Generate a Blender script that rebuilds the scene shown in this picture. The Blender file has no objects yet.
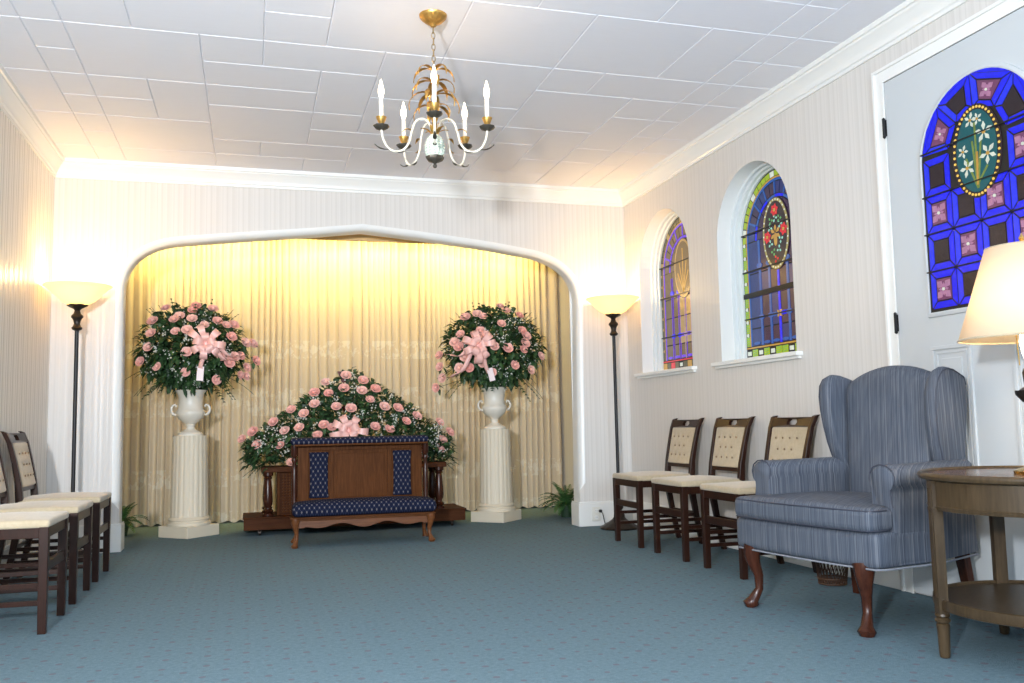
import bpy, math, random
from math import sin, cos, pi, radians, sqrt
from mathutils import Vector, Matrix
random.seed(7)
S = bpy.context.scene
COL = S.collection

# ------------------------------------------------------------------ camera, world, exposure
W_IMG, F_PX = 1024.0, 896.67
YAW, PITCH, ROLL = 0.28362, 0.09214, -0.02048
cd = bpy.data.cameras.new('camera'); cam = bpy.data.objects.new('camera', cd); COL.objects.link(cam)
cd.sensor_fit = 'HORIZONTAL'; cd.sensor_width = 36.0; cd.lens = 36.0 * F_PX / W_IMG
cd.clip_start = 0.05; cd.clip_end = 60
fwd = Vector((sin(YAW)*cos(PITCH), cos(YAW)*cos(PITCH), sin(PITCH)))
rt = Vector((cos(YAW), -sin(YAW), 0)); up = rt.cross(fwd)
r2 = cos(ROLL)*rt + sin(ROLL)*up; u2 = -sin(ROLL)*rt + cos(ROLL)*up
m = Matrix((( r2.x, u2.x, -fwd.x), (r2.y, u2.y, -fwd.y), (r2.z, u2.z, -fwd.z))).to_4x4()
m.translation = Vector((0, 0, 0.86)); cam.matrix_world = m
S.camera = cam
S.view_settings.view_transform = 'Standard'; S.view_settings.look = 'None'
S.view_settings.gamma = 1; S.view_settings.use_curve_mapping = False
S.view_settings.exposure = 0.0
w = bpy.data.worlds.new('world'); S.world = w; w.use_nodes = True
w.node_tree.nodes['Background'].inputs[0].default_value = (0.6, 0.75, 1, 1)
w.node_tree.nodes['Background'].inputs[1].default_value = 0.3

def lamp(name, kind, loc, power, color, size=.1, target=None, size_y=None, spread=None):
    l = bpy.data.lights.new(name, kind); l.energy = power; l.color = color
    if kind == 'AREA':
        l.size = size
        if size_y: l.shape = 'RECTANGLE'; l.size_y = size_y
        else: l.shape = 'DISK'
        if spread: l.spread = spread
    else: l.shadow_soft_size = size
    o = bpy.data.objects.new(name, l); COL.objects.link(o); o.location = loc
    if target is not None:
        o.rotation_euler = (Vector(target)-Vector(loc)).to_track_quat('-Z', 'Y').to_euler()
    return o
P_FLASH, P_FILL, P_TORCH, P_COVE, P_TABLE, P_CANDLE = 170, 185, 14, 16, 8, 1.6
WARM = (1.0, .64, .27)
lamp('camera_flash', 'AREA', (-.95, -.35, 1.40), P_FLASH, (.93, .96, 1.0), .22, (.55, 6, 2.35), spread=radians(130))
lamp('cool_fill_behind_camera', 'AREA', (.9, -2.1, 1.6), P_FILL, (.66, .82, 1.0), 2.2, (1.1, 2.2, .0), 1.4)  # added cool fill for the near floor; the rear wall has no window
for i in range(3):
    lamp('cove_light', 'AREA', (-.45+1.3*i, 8.62, 2.80), P_COVE, (1, .78, .26), 1.25, (-.45+1.3*i, 8.92, 2.28), .06, spread=radians(110))

# ------------------------------------------------------------------ helpers
class MB:
    """collects faces; build() links them as ONE mesh object"""
    def __init__(s): s.v = []; s.f = []; s.m = []; s.M = Matrix()
    def add(s, vs, fs, mi=0):
        n = len(s.v); s.v += [tuple(s.M @ Vector(p)) for p in vs]
        s.f += [tuple(n+i for i in f) for f in fs]; s.m += [mi]*len(fs); return s
    def box(s, x0, x1, y0, y1, z0, z1, mi=0):
        v = [(x, y, z) for z in (z0, z1) for y in (y0, y1) for x in (x0, x1)]
        return s.add(v, [(0,2,3,1), (4,5,7,6), (0,1,5,4), (2,6,7,3), (0,4,6,2), (1,3,7,5)], mi)
    def hexa(s, a, b, mi=0):
        """two quads a, b (4 points each, same winding) joined"""
        return s.add(list(a)+list(b), [(3,2,1,0), (4,5,6,7), (0,1,5,4), (1,2,6,5), (2,3,7,6), (3,0,4,7)], mi)
    def bar(s, p, q, wx, wy, wx2=None, wy2=None, mi=0):
        """tapered bar with x/y section between p and q (mostly vertical)"""
        wx2 = wx if wx2 is None else wx2; wy2 = wy if wy2 is None else wy2
        f = lambda c, a, b: [(c[0]-a/2, c[1]-b/2, c[2]), (c[0]+a/2, c[1]-b/2, c[2]), (c[0]+a/2, c[1]+b/2, c[2]), (c[0]-a/2, c[1]+b/2, c[2])]
        return s.hexa(f(p, wx, wy), f(q, wx2, wy2), mi)
    def lathe(s, prof, n=24, c=(0,0,0), mi=0, flute=None, a0=0, a1=2*pi, cap=True):
        full = abs(a1-a0-2*pi) < 1e-6; k = n if full else n+1
        vs = []
        for j, (r, z) in enumerate(prof):
            for i in range(k):
                a = a0+(a1-a0)*i/n; rr = r*(flute(a, z) if flute else 1)
                vs.append((c[0]+rr*cos(a), c[1]+rr*sin(a), c[2]+z))
        fs = []
        for j in range(len(prof)-1):
            for i in range(n):
                i2 = (i+1) % k
                fs.append((j*k+i, j*k+i2, (j+1)*k+i2, (j+1)*k+i))
        if cap and full:
            if prof[0][0] > 1e-5: fs.append(tuple(reversed(range(k))))
            if prof[-1][0] > 1e-5: fs.append(tuple((len(prof)-1)*k+i for i in range(k)))
        return s.add(vs, fs, mi)
    def tube(s, pts, r, n=8, mi=0, closed=False):
        pts = [Vector(p) for p in pts]; N = len(pts)
        rs = r if isinstance(r, (list, tuple)) else [r]*N
        vs = []; prev = None
        for i, p in enumerate(pts):
            if closed: t = pts[(i+1) % N]-pts[i-1]
            else: t = pts[min(i+1, N-1)]-pts[max(i-1, 0)]
            t.normalize()
            if prev is None:
                a = Vector((0,0,1)) if abs(t.z) < .9 else Vector((1,0,0)); nx = t.cross(a).normalized()
            else: nx = (prev-t*prev.dot(t)).normalized()
            prev = nx; ny = t.cross(nx)
            for k in range(n):
                a = 2*pi*k/n; vs.append(p+rs[i]*(cos(a)*nx+sin(a)*ny))
        fs = []
        for i in range(N if closed else N-1):
            j = (i+1) % N
            for k in range(n): fs.append((i*n+k, i*n+(k+1) % n, j*n+(k+1) % n, j*n+k))
        if not closed:
            fs.append(tuple(reversed(range(n)))); fs.append(tuple((N-1)*n+k for k in range(n)))
        return s.add(vs, fs, mi)
    def prism(s, poly, axis, a, b, mi=0):
        """extrude 2D poly along axis from a to b; axis X: poly=(y,z); Y: (x,z); Z: (x,y)"""
        f = {'X': lambda p, t: (t, p[0], p[1]), 'Y': lambda p, t: (p[0], t, p[1]), 'Z': lambda p, t: (p[0], p[1], t)}[axis]
        n = len(poly); vs = [f(p, a) for p in poly]+[f(p, b) for p in poly]
        fs = [tuple(reversed(range(n))), tuple(range(n, 2*n))]+[(i, (i+1) % n, n+(i+1) % n, n+i) for i in range(n)]
        return s.add(vs, fs, mi)
    def rbox(s, c, sz, r, n=7, fn=None, mi=0):
        h = [d/2 for d in sz]
        def axis(hh):
            e = [-hh+r*(1-cos(pi/2*i/3)) for i in range(3)]
            mid = [-(hh-r)+2*(hh-r)*i/n for i in range(n+1)]
            return e+mid+[-x for x in reversed(e)]
        A = [axis(x) for x in h]
        for ax in range(3):
            for sg in (-1, 1):
                a, b = [(1,2), (2,0), (0,1)][ax]
                vs = []; na, nb = len(A[a]), len(A[b])
                for i in range(na):
                    for j in range(nb):
                        p = [0,0,0]; p[ax] = sg*h[ax]; p[a] = A[a][i]; p[b] = A[b][j]
                        q = [max(-h[k]+r, min(h[k]-r, p[k])) for k in range(3)]
                        d = Vector([p[k]-q[k] for k in range(3)])
                        if d.length > 1e-9: d = d.normalized()*r
                        P = [q[k]+d[k] for k in range(3)]
                        if fn: P = fn(*P)
                        vs.append((c[0]+P[0], c[1]+P[1], c[2]+P[2]))
                fs = []
                for i in range(na-1):
                    for j in range(nb-1):
                        f = (i*nb+j, (i+1)*nb+j, (i+1)*nb+j+1, i*nb+j+1)
                        fs.append(f if sg > 0 else tuple(reversed(f)))
                s.add(vs, fs, mi)
        return s
    def build(s, name, mats, parent=None, smooth=30, bevel=0, weld=False, solid=0, recalc=True):
        me = bpy.data.meshes.new(name); me.from_pydata(s.v, [], s.f); 
        if not isinstance(mats, (list, tuple)): mats = [mats]
        for m_ in mats: me.materials.append(m_)
        me.polygons.foreach_set('material_index', s.m)
        if weld or recalc:
            import bmesh
            bm = bmesh.new(); bm.from_mesh(me)
            if weld: bmesh.ops.remove_doubles(bm, verts=bm.verts, dist=1e-5)
            if recalc: bmesh.ops.recalc_face_normals(bm, faces=bm.faces)
            bm.to_mesh(me); bm.free()
        if smooth:
            me.polygons.foreach_set('use_smooth', [True]*len(me.polygons))
            me.set_sharp_from_angle(angle=radians(smooth))
        me.update()
        o = bpy.data.objects.new(name, me); COL.objects.link(o)
        if parent: o.parent = parent
        if bevel:
            b = o.modifiers.new('bevel', 'BEVEL'); b.width = bevel; b.segments = 2; b.limit_method = 'ANGLE'; b.angle_limit = radians(40)
            b.harden_normals = False
        if solid:
            b = o.modifiers.new('solid', 'SOLIDIFY'); b.thickness = solid; b.offset = 0
        return o
def tag(o, label, cat, group=None, kind=None):
    if label: o['label'] = label
    if cat: o['category'] = cat
    if group: o['group'] = group
    if kind: o['kind'] = kind
    return o
def thing(name, label, cat, loc=(0,0,0), rz=0, group=None):
    o = bpy.data.objects.new(name, None); COL.objects.link(o); o.empty_display_size = .1
    o.location = loc; o.rotation_euler = (0, 0, rz)
    return tag(o, label, cat, group)
def copy_tree(o, parent=None):
    c = o.copy(); COL.objects.link(c)
    if parent: c.parent = parent
    for ch in [x for x in COL.objects if x.parent == o]: copy_tree(ch, c)
    return c
def struct(o): o['kind'] = 'structure'; return o

# ------------------------------------------------------------------ materials
class NT:
    def __init__(s, name):
        s.mat = bpy.data.materials.new(name); s.mat.use_nodes = True; s.t = s.mat.node_tree
        s.b = s.t.nodes['Principled BSDF']; s.out = s.t.nodes['Material Output']
    def n(s, typ, ins=None, **kw):
        x = s.t.nodes.new(typ)
        for k, v in kw.items(): setattr(x, k, v)
        for k, v in (ins or {}).items():
            if hasattr(v, 'outputs') : v = v.outputs[0]
            if isinstance(v, bpy.types.NodeSocket): s.t.links.new(v, x.inputs[k])
            else: x.inputs[k].default_value = v
        return x
    def set(s, **kw):
        for k, v in kw.items():
            k = k.replace('_', ' ')
            if hasattr(v, 'outputs'): v = v.outputs[0]
            if isinstance(v, bpy.types.NodeSocket): s.t.links.new(v, s.b.inputs[k])
            else: s.b.inputs[k].default_value = v
        return s
    def obj(s): return s.n('ShaderNodeTexCoord').outputs['Object']
    def math(s, op, a, b=0., c=0.):
        return s.n('ShaderNodeMath', {0: a, 1: b, 2: c}, operation=op).outputs[0]
    def ramp(s, fac, stops, interp='LINEAR'):
        x = s.n('ShaderNodeValToRGB', {0: fac}); cr = x.color_ramp; cr.interpolation = interp
        while len(cr.elements) < len(stops): cr.elements.new(.5)
        for e, (p, c) in zip(cr.elements, stops): e.position = p; e.color = (*c, 1)
        return x.outputs[0]
    def mix(s, f, a, b, mode='MIX'):
        x = s.n('ShaderNodeMix', data_type='RGBA', blend_type=mode)
        for k, v in ((0, f), (6, a), (7, b)):
            if isinstance(v, bpy.types.NodeSocket): s.t.links.new(v, x.inputs[k])
            elif k and len(v) == 3: x.inputs[k].default_value = (*v, 1)
            else: x.inputs[k].default_value = v
        return x.outputs[2]
    def noise(s, scale, vec=None, detail=3, stretch=None, rough=.5):
        v = vec or s.obj()
        if stretch: v = s.n('ShaderNodeMapping', {0: v, 3: stretch}).outputs[0]
        return s.n('ShaderNodeTexNoise', {'Vector': v, 'Scale': scale, 'Detail': detail, 'Roughness': rough}).outputs[0]
    def bump(s, h, st=.3, dist=.01):
        x = s.n('ShaderNodeBump', {'Height': h, 'Strength': st, 'Distance': dist}); s.t.links.new(x.outputs[0], s.b.inputs['Normal']); return s
def simple(name, col, rough=.5, metal=0, plain=False, **kw):
    n = NT(name); n.set(Base_Color=(*col, 1), Roughness=rough, Metallic=metal, **kw)
    if not plain: n.bump(n.noise(60), .05, .002)
    return n.mat
def wood(name, dark, light, rough=.3, axis='Z', spec=.3):
    n = NT(name); s_ = {'Z': (14, 14, 1.2), 'X': (1.2, 14, 14), 'Y': (14, 1.2, 14)}[axis]
    a = n.noise(5, stretch=s_, detail=5, rough=.65); b = n.noise(2)
    f = n.math('ADD', n.math('MULTIPLY', a, .75), n.math('MULTIPLY', b, .25))
    n.set(Base_Color=n.ramp(f, [(.3, dark), (.7, light)]), Roughness=rough); n.b.inputs['Specular IOR Level'].default_value = spec
    n.bump(a, .08, .002); return n.mat
def glow(name, col, strength, base=None):
    n = NT(name); n.set(Base_Color=(*(base or col), 1), Roughness=.4, Emission_Color=(*col, 1), Emission_Strength=strength); return n.mat

def wallpaper(name, ax, con=.55):
    mid_ = (.63,.605,.575)
    n = NT(name); sp = n.n('ShaderNodeSeparateXYZ', {0: n.obj()}); c = sp.outputs[ax]
    fr = n.math('FRACT', n.math('MULTIPLY', c, 1/.118))
    base = n.ramp(fr, [(p, tuple(mid_[q]+(c[q]-mid_[q])*con for q in range(3))) for p, c in ((0, (.74,.71,.66)), (.10, (.60,.57,.52)), (.16, (.76,.73,.69)), (.34, (.66,.63,.585)), (.40, (.57,.54,.49)), (.46, (.72,.69,.65)), (.62, (.77,.745,.71)), (.70, (.61,.58,.53)), (.86, (.68,.65,.61)))], 'CONSTANT')
    fine = n.n('ShaderNodeTexNoise', {'W': n.math('MULTIPLY', c, 95.), 'Scale': 1., 'Detail': 1.}, noise_dimensions='1D').outputs[0]
    wide = n.n('ShaderNodeTexNoise', {'W': n.math('MULTIPLY', c, 17.), 'Scale': 1., 'Detail': 2.}, noise_dimensions='1D').outputs[0]
    col = n.mix(n.math('MULTIPLY', fine, .22), base, (.60,.57,.53))
    col = n.mix(n.math('MULTIPLY', wide, .7 if con < 1 else .1), col, (.67,.64,.605))
    rough = n.ramp(fr, [(0, (.35,)*3), (.16, (.7,)*3), (.40, (.30,)*3), (.46, (.7,)*3), (.70, (.32,)*3), (.86, (.65,)*3)], 'CONSTANT')
    n.set(Base_Color=col, Roughness=rough); n.bump(fine, .15, .001)
    return n.mat
M = {}
M['paper_x'] = wallpaper('striped_wallpaper_back', 'X')
M['paper_y'] = wallpaper('striped_wallpaper_side', 'Y')
M['paper_l'] = wallpaper('striped_wallpaper_left_painted_sheen', 'Y', 2.3)  # same paper; extra stripe contrast paints in the sheen of grazing lamp light
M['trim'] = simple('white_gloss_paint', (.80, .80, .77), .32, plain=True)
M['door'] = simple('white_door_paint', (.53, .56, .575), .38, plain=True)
def ceil_mat():
    n = NT('ceiling_tile'); a = n.noise(140, detail=4); b = n.noise(9, stretch=(1, 8, 1))
    n.set(Base_Color=n.mix(n.math('MULTIPLY', b, .5), (.86,.86,.90), (.79,.79,.83)), Roughness=.75); n.bump(a, .25, .002); return n.mat
M['ceiling'] = ceil_mat()
def carpet():
    n = NT('teal_carpet'); v = n.obj()
    big = n.noise(1.6, detail=3); mid = n.noise(48, detail=4, rough=.8); fine = n.noise(220, detail=3)
    c = n.ramp(mid, [(.3, (.128,.196,.232)), (.7, (.215,.300,.350))])
    c = n.mix(n.math('MULTIPLY', fine, .5), c, (.05,.095,.115))
    c = n.mix(n.math('MULTIPLY', big, .35), c, (.125,.190,.215))
    vm = n.n('ShaderNodeMapping', {0: v, 2: (0, 0, .78), 3: (9.5, 9.5, 0.)}).outputs[0]
    vo = n.n('ShaderNodeTexVoronoi', {'Vector': vm, 'Scale': 1., 'Randomness': .12}).outputs[0]
    dot = n.math('LESS_THAN', vo, .13)
    vm2 = n.n('ShaderNodeMapping', {0: v, 1: (.5, .5, 0), 2: (0, 0, .78), 3: (9.5, 9.5, 0.)}).outputs[0]
    vo2 = n.n('ShaderNodeTexVoronoi', {'Vector': vm2, 'Scale': 1., 'Randomness': .12}).outputs[0]
    dot2 = n.math('LESS_THAN', vo2, .09)
    c = n.mix(n.math('MULTIPLY', dot, .6), c, (.15,.11,.14))
    c = n.mix(n.math('MULTIPLY', dot2, .25), c, (.13,.10,.10))
    n.set(Base_Color=c, Roughness=.95, Sheen_Weight=.0); n.b.inputs['Specular IOR Level'].default_value = .03
    n.bump(n.math('ADD', fine, mid), .5, .006); return n.mat
M['carpet'] = carpet()
def curtain_mat():
    n = NT('lace_sheer'); v = n.obj(); sp = n.n('ShaderNodeSeparateXYZ', {0: v}); z = sp.outputs['Z']
    lace = n.math('GREATER_THAN', n.noise(9, detail=4, rough=.7), .52)
    def band(c, h): return n.math('LESS_THAN', n.math('ABSOLUTE', n.math('SUBTRACT', z, c)), h)
    bands = n.math('ADD', n.math('ADD', band(.42, .085), band(1.12, .13)), n.math('ADD', band(1.62, .09), band(.06, .05)))
    f = n.math('MULTIPLY', n.math('MULTIPLY', lace, n.math('MINIMUM', bands, 1.)), .85)
    c = n.mix(f, (.78,.66,.49), (.90,.83,.69))
    n.set(Base_Color=c, Roughness=.6, Sheen_Weight=.2)
    n.bump(n.noise(120, stretch=(1,1,.3)), .15, .002)
    tr = n.n('ShaderNodeBsdfTranslucent', {0: (.75,.62,.42,1)})
    mx = n.n('ShaderNodeMixShader', {0: .22, 1: n.b, 2: tr}); n.t.links.new(mx.outputs[0], n.out.inputs[0])
    return n.mat
M['curtain'] = curtain_mat()
M['board'] = simple('valance_board', (.80,.54,.24), .6)
M['mahogany'] = wood('mahogany', (.012,.0045,.0025), (.038,.013,.0075), .3)
M['cherry'] = wood('cherry_wood', (.022,.007,.004), (.072,.022,.011), .25)
M['oak'] = wood('brown_walnut', (.055,.017,.004), (.135,.047,.013), .5, spec=.06)
M['oakx'] = wood('brown_walnut_rail', (.05,.015,.004), (.13,.047,.014), .5, axis='X', spec=.08)
M['bierw'] = wood('bier_wood', (.038,.012,.005), (.095,.034,.013), .55, axis='X', spec=.06)
M['kneelleg'] = wood('kneeler_leg_wood', (.085,.028,.009), (.19,.07,.024), .3, axis='X')
M['tablew'] = wood('greyed_walnut', (.032,.020,.010), (.085,.055,.028), .32)
M['tabletop'] = wood('table_top_veneer', (.07,.033,.014), (.14,.070,.034), .18, axis='X')
def fabric(name, c1, c2, scale=500, st=.2, rough=.85, stretch=None):
    n = NT(name); a = n.noise(scale, detail=2, stretch=stretch); b = n.noise(7, detail=3)
    n.set(Base_Color=n.mix(n.math('MULTIPLY', n.math('ADD', a, b), .5), (*c1,), (*c2,)), Roughness=rough, Sheen_Weight=.3)
    n.bump(a, st, .002); return n.mat
M['cream'] = fabric('cream_damask', (.34,.26,.155), (.60,.50,.345), 60)
M['button'] = simple('button_fabric', (.20,.13,.08), .7)
def blue_stripe():
    n = NT('blue_striped_upholstery'); sp = n.n('ShaderNodeSeparateXYZ', {0: n.obj()})
    c = n.math('ADD', sp.outputs['X'], n.math('MULTIPLY', sp.outputs['Y'], .55))
    a = n.n('ShaderNodeTexNoise', {'W': n.math('MULTIPLY', c, 260.), 'Scale': 1., 'Detail': 2.}, noise_dimensions='1D').outputs[0]
    b = n.n('ShaderNodeTexNoise', {'W': n.math('MULTIPLY', c, 80.), 'Scale': 1., 'Detail': 2.}, noise_dimensions='1D').outputs[0]
    slub = n.noise(60, stretch=(1,1,.08), detail=3)
    f = n.math('ADD', n.math('MULTIPLY', a, .55), n.math('ADD', n.math('MULTIPLY', b, .28), n.math('MULTIPLY', slub, .25)))
    n.set(Base_Color=n.ramp(f, [(.34, (.034,.042,.062)), (.54, (.078,.092,.120)), (.74, (.175,.182,.20))]), Roughness=.6); n.b.inputs['Specular IOR Level'].default_value = .25
    n.bump(a, .12, .001); return n.mat
M['blue'] = blue_stripe()
M['piping'] = simple('dark_piping', (.035,.04,.06), .6)
M['lpiping'] = simple('pale_piping', (.20,.21,.24), .6)
def navy():
    n = NT('navy_diamond_upholstery'); v = n.obj()
    sp = n.n('ShaderNodeSeparateXYZ', {0: v}); X = sp.outputs[0]; Z = n.math('ADD', sp.outputs[2], n.math('MULTIPLY', sp.outputs[1], .8))
    k = 1/.036
    a = n.math('FRACT', n.math('ADD', n.math('MULTIPLY', X, k), n.math('MULTIPLY', Z, k*.6)))
    b = n.math('FRACT', n.math('SUBTRACT', n.math('MULTIPLY', X, k), n.math('MULTIPLY', Z, k*.6)))
    la = n.math('LESS_THAN', n.math('ABSOLUTE', n.math('SUBTRACT', a, .5)), .07)
    lb = n.math('LESS_THAN', n.math('ABSOLUTE', n.math('SUBTRACT', b, .5)), .07)
    dot = n.math('MULTIPLY', n.math('LESS_THAN', n.math('ABSOLUTE', n.math('SUBTRACT', a, .5)), .17), n.math('LESS_THAN', n.math('ABSOLUTE', n.math('SUBTRACT', b, .5)), .17))
    c = n.mix(n.math('MULTIPLY', n.math('MAXIMUM', la, lb), .5), (.006,.009,.028), (.035,.045,.09))
    c = n.mix(n.math('MULTIPLY', dot, .6), c, (.24,.21,.20))
    n.set(Base_Color=c, Roughness=.8); n.b.inputs['Specular IOR Level'].default_value = .15; n.bump(n.noise(300), .2, .002); return n.mat
M['navy'] = navy()
M['plaster'] = simple('cream_plaster', (.70,.62,.48), .55)
M['urn'] = simple('white_urn_glaze', (.74,.69,.59), .35)
M['bronze'] = simple('dark_bronze', (.035,.026,.020), .38, .6)
M['gold'] = simple('antique_gold', (.62,.36,.10), .33, .9)
M['brass'] = simple('brass', (.75,.50,.16), .22, 1)
M['chain'] = simple('aged_brass_chain', (.30,.22,.12), .4, .8)
M['whitemetal'] = simple('cream_painted_metal', (.72,.66,.54), .35)
M['pineapple'] = simple('pale_green_glazed_metal', (.56,.62,.52), .35)
M['darkleaf'] = simple('verdigris_metal', (.075,.065,.05), .45, .5)
M['black'] = simple('black_iron', (.012,.012,.013), .45, .3)
M['plastic'] = simple('ivory_plastic', (.75,.73,.66), .4)
M['blackp'] = simple('black_plastic', (.01,.01,.01), .4)
M['candle'] = simple('candle_sleeve', (.85,.80,.70), .45)
M['bulb'] = glow('lit_flame_bulb', (1, .82, .58), 9)
def bowl_mat():
    n = NT('lit_alabaster_glass'); n.set(Base_Color=(.9,.8,.55,1), Roughness=.25, Emission_Color=(1,.70,.30,1), Emission_Strength=.9)
    tr = n.n('ShaderNodeBsdfTranslucent', {0: (1,.85,.55,1)})
    mx = n.n('ShaderNodeMixShader', {0: .4, 1: n.b, 2: tr}); n.t.links.new(mx.outputs[0], n.out.inputs[0]); return n.mat
M['bowl'] = bowl_mat()
def shade_mat():
    n = NT('pleated_cream_lampshade'); n.set(Base_Color=(.84,.74,.58,1), Roughness=.8)
    n.bump(n.noise(200, stretch=(1,1,.1)), .2, .002)
    tr = n.n('ShaderNodeBsdfTranslucent', {0: (.95,.78,.55,1)})
    mx = n.n('ShaderNodeMixShader', {0: .38, 1: n.b, 2: tr}); n.t.links.new(mx.outputs[0], n.out.inputs[0]); return n.mat
M['shade'] = shade_mat()
def petal(name, a, b):
    n = NT(name); oi = n.n('ShaderNodeObjectInfo'); 
    c = n.mix(oi.outputs['Random'], a, b); n.set(Base_Color=c, Roughness=.55, Subsurface_Weight=.0, Sheen_Weight=.2); return n.mat
M['rose'] = petal('pink_rose_petal', (.88,.42,.36), (.92,.56,.48))
def leafm(name, a, b):
    n = NT(name); n.set(Base_Color=n.ramp(n.noise(22, detail=3), [(.35, a), (.68, b)]), Roughness=.45); return n.mat
M['leaf'] = leafm('dark_green_leaf', (.010,.032,.012), (.060,.135,.045))
M['fern'] = leafm('fern_green', (.02,.07,.02), (.06,.17,.05))
M['filler'] = simple('white_filler_petal', (.82,.82,.74), .6)
M['stem'] = simple('green_stem', (.04,.08,.03), .6)
M['ribbon'] = simple('pink_satin_ribbon', (.88,.50,.44), .35)
M['paleribbon'] = simple('pale_pink_card', (.88,.74,.74), .5)
M['wicker'] = simple('brown_wicker', (.06,.028,.015), .5)
M['pot'] = simple('green_plastic_pot', (.02,.05,.025), .5)
M['dkred'] = simple('dark_red_ribbon', (.10,.012,.012), .5)

# ------------------------------------------------------------------ room shell
XL, XR, D, H = -1.404, 3.125, 7.135, 2.87
YB, YA, TW = -2.6, 9.15, .15          # rear wall, alcove back, arch wall thickness
mb = MB(); mb.box(XL-.1, XR+.4, YB-.1, YA+.1, -.08, 0); struct(mb.build('floor', M['carpet'], smooth=0))

# ceiling: ashlar of grooved tiles (one mesh)
def ceiling():
    xs = [XL, -1.09, -.9025]+[-.9025+.3175*i for i in range(1, 12)]+[2.778, XR]
    y0 = 4.66-.3425*21; ny = 34
    nx = len(xs)-1
    used = [[0]*ny for _ in range(nx)]
    mb = MB(); rnd = random.Random(11)
    for j in range(ny):
        for i in range(nx):
            if used[i][j]: continue
            opts = [(2,2), (2,1), (1,1), (1,2), (2,1), (1,1), (2,2)]
            if i in (0, nx-1): opts = [(1,2), (1,1), (1,2)]
            if i in (1, nx-2): opts = [(1,1), (1,1)]
            rnd.shuffle(opts)
            for a, b in opts:
                if i >= 2 and i+a > nx-2 and i < nx-2: continue
                if i+a > nx or j+b > ny: continue
                if any(used[i+p][j+q] for p in range(a) for q in range(b)): continue
                break
            else: a = b = 1
            for p in range(a):
                for q in range(b): used[i+p][j+q] = 1
            X0, X1 = xs[i], xs[i+a]; Y0, Y1 = y0+.3425*j, y0+.3425*(j+b)
            if Y1 > D: Y1 = D
            if Y0 >= D-.01: continue
            e, g = .0050, .0080
            z = H
            mb.add([(X0,Y0,z+g), (X1,Y0,z+g), (X1,Y1,z+g), (X0,Y1,z+g), (X0+e,Y0+e,z), (X1-e,Y0+e,z), (X1-e,Y1-e,z), (X0+e,Y1-e,z)],
                   [(4,7,6,5), (0,4,5,1), (1,5,6,2), (2,6,7,3), (3,7,4,0)])
    mb.box(XL-.1, XR+.4, YB-.1, YA+.1, H+.0081, H+.1)
    struct(mb.build('ceiling', M['ceiling'], smooth=0, recalc=False))
ceiling()

# back wall with the wide arch
def arch_curve():
    P = [(-.918, 0), (-.918, .30), (-.918, .36), (-.918, 1.2), (-.920, 1.90)]
    def bez(a, b, c, n):
        return [((1-t)**2*a[0]+2*t*(1-t)*b[0]+t*t*c[0], (1-t)**2*a[1]+2*t*(1-t)*b[1]+t*t*c[1]) for t in [i/n for i in range(1, n+1)]]
    P += bez((-.920, 1.90), (-.915, 2.24), (-.50, 2.283), 12)
    P += [(-.02, 2.338), (.45, 2.388)] + [(.85, 2.437)] + [(1.25, 2.402), (1.819, 2.342)]
    P += bez((1.819, 2.342), (1.95, 2.328), (2.2, 2.288), 3)
    P += bez((2.2, 2.290), (2.66, 2.225), (2.668, 1.90), 12)
    P += [(2.655, 1.2), (2.645, .36), (2.645, .30), (2.645, 0)]
    return P
def offs(P, fn):
    out = []
    for i, p in enumerate(P):
        a = P[max(i-1, 0)]; b = P[min(i+1, len(P)-1)]
        t = Vector((b[0]-a[0], b[1]-a[1])).normalized(); n = Vector((-t.y, t.x)); d = fn(p)
        out.append((p[0]+n.x*d, p[1]+n.y*d))
    return out
IN = arch_curve()
OUT = offs(IN, lambda p: .052 if p[1] > .33 else 0.0)
OUT = [(min(max(x, XL), XR), z) for x, z in OUT]
mb = MB()
k = len(OUT)
top = lambda x: H+.005
# faces left of arch, above, right (front Y=D)
xl0, xr0 = OUT[0][0], OUT[-1][0]
for i in range(k-1):
    (xa, za), (xb, zb) = OUT[i], OUT[i+1]
    if zb > za and xb < -.3 and i < 9: # left jamb -> to left wall
        mb.add([(XL, D, za), (xa, D, za), (xb, D, zb), (XL, D, zb)], [(0,1,2,3)])
    elif zb < za and xa > 2.3 and i > k-10:
        mb.add([(xa, D, za), (XR, D, za), (XR, D, zb), (xb, D, zb)], [(0,1,2,3)])
iL = 9; iR = k-9
mb.add([(XL, D, OUT[iL][1]), (OUT[iL][0], D, OUT[iL][1]), (OUT[iL][0], D, H), (XL, D, H)], [(0,1,2,3)])
mb.add([(XR, D, OUT[iR][1]), (OUT[iR][0], D, OUT[iR][1]), (OUT[iR][0], D, H), (XR, D, H)], [(0,1,2,3)])
for i in range(iL, iR):
    (xa, za), (xb, zb) = OUT[i], OUT[i+1]
    mb.add([(xa, D, za), (xb, D, zb), (xb, D, H), (xa, D, H)], [(0,1,2,3)])
# rear face
mb.box(XL, -.93, D+TW-.01, D+TW, 0, H, 1); mb.box(2.65, XR, D+TW-.01, D+TW, 0, H, 1)
for i in range(4, k-5):
    (xa, za), (xb, zb) = IN[i], IN[i+1]
    if xb > xa: mb.add([(xa, D+TW, za), (xb, D+TW, zb), (xb, D+TW, H), (xa, D+TW, H)], [(0,1,2,3)], 1)
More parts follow.
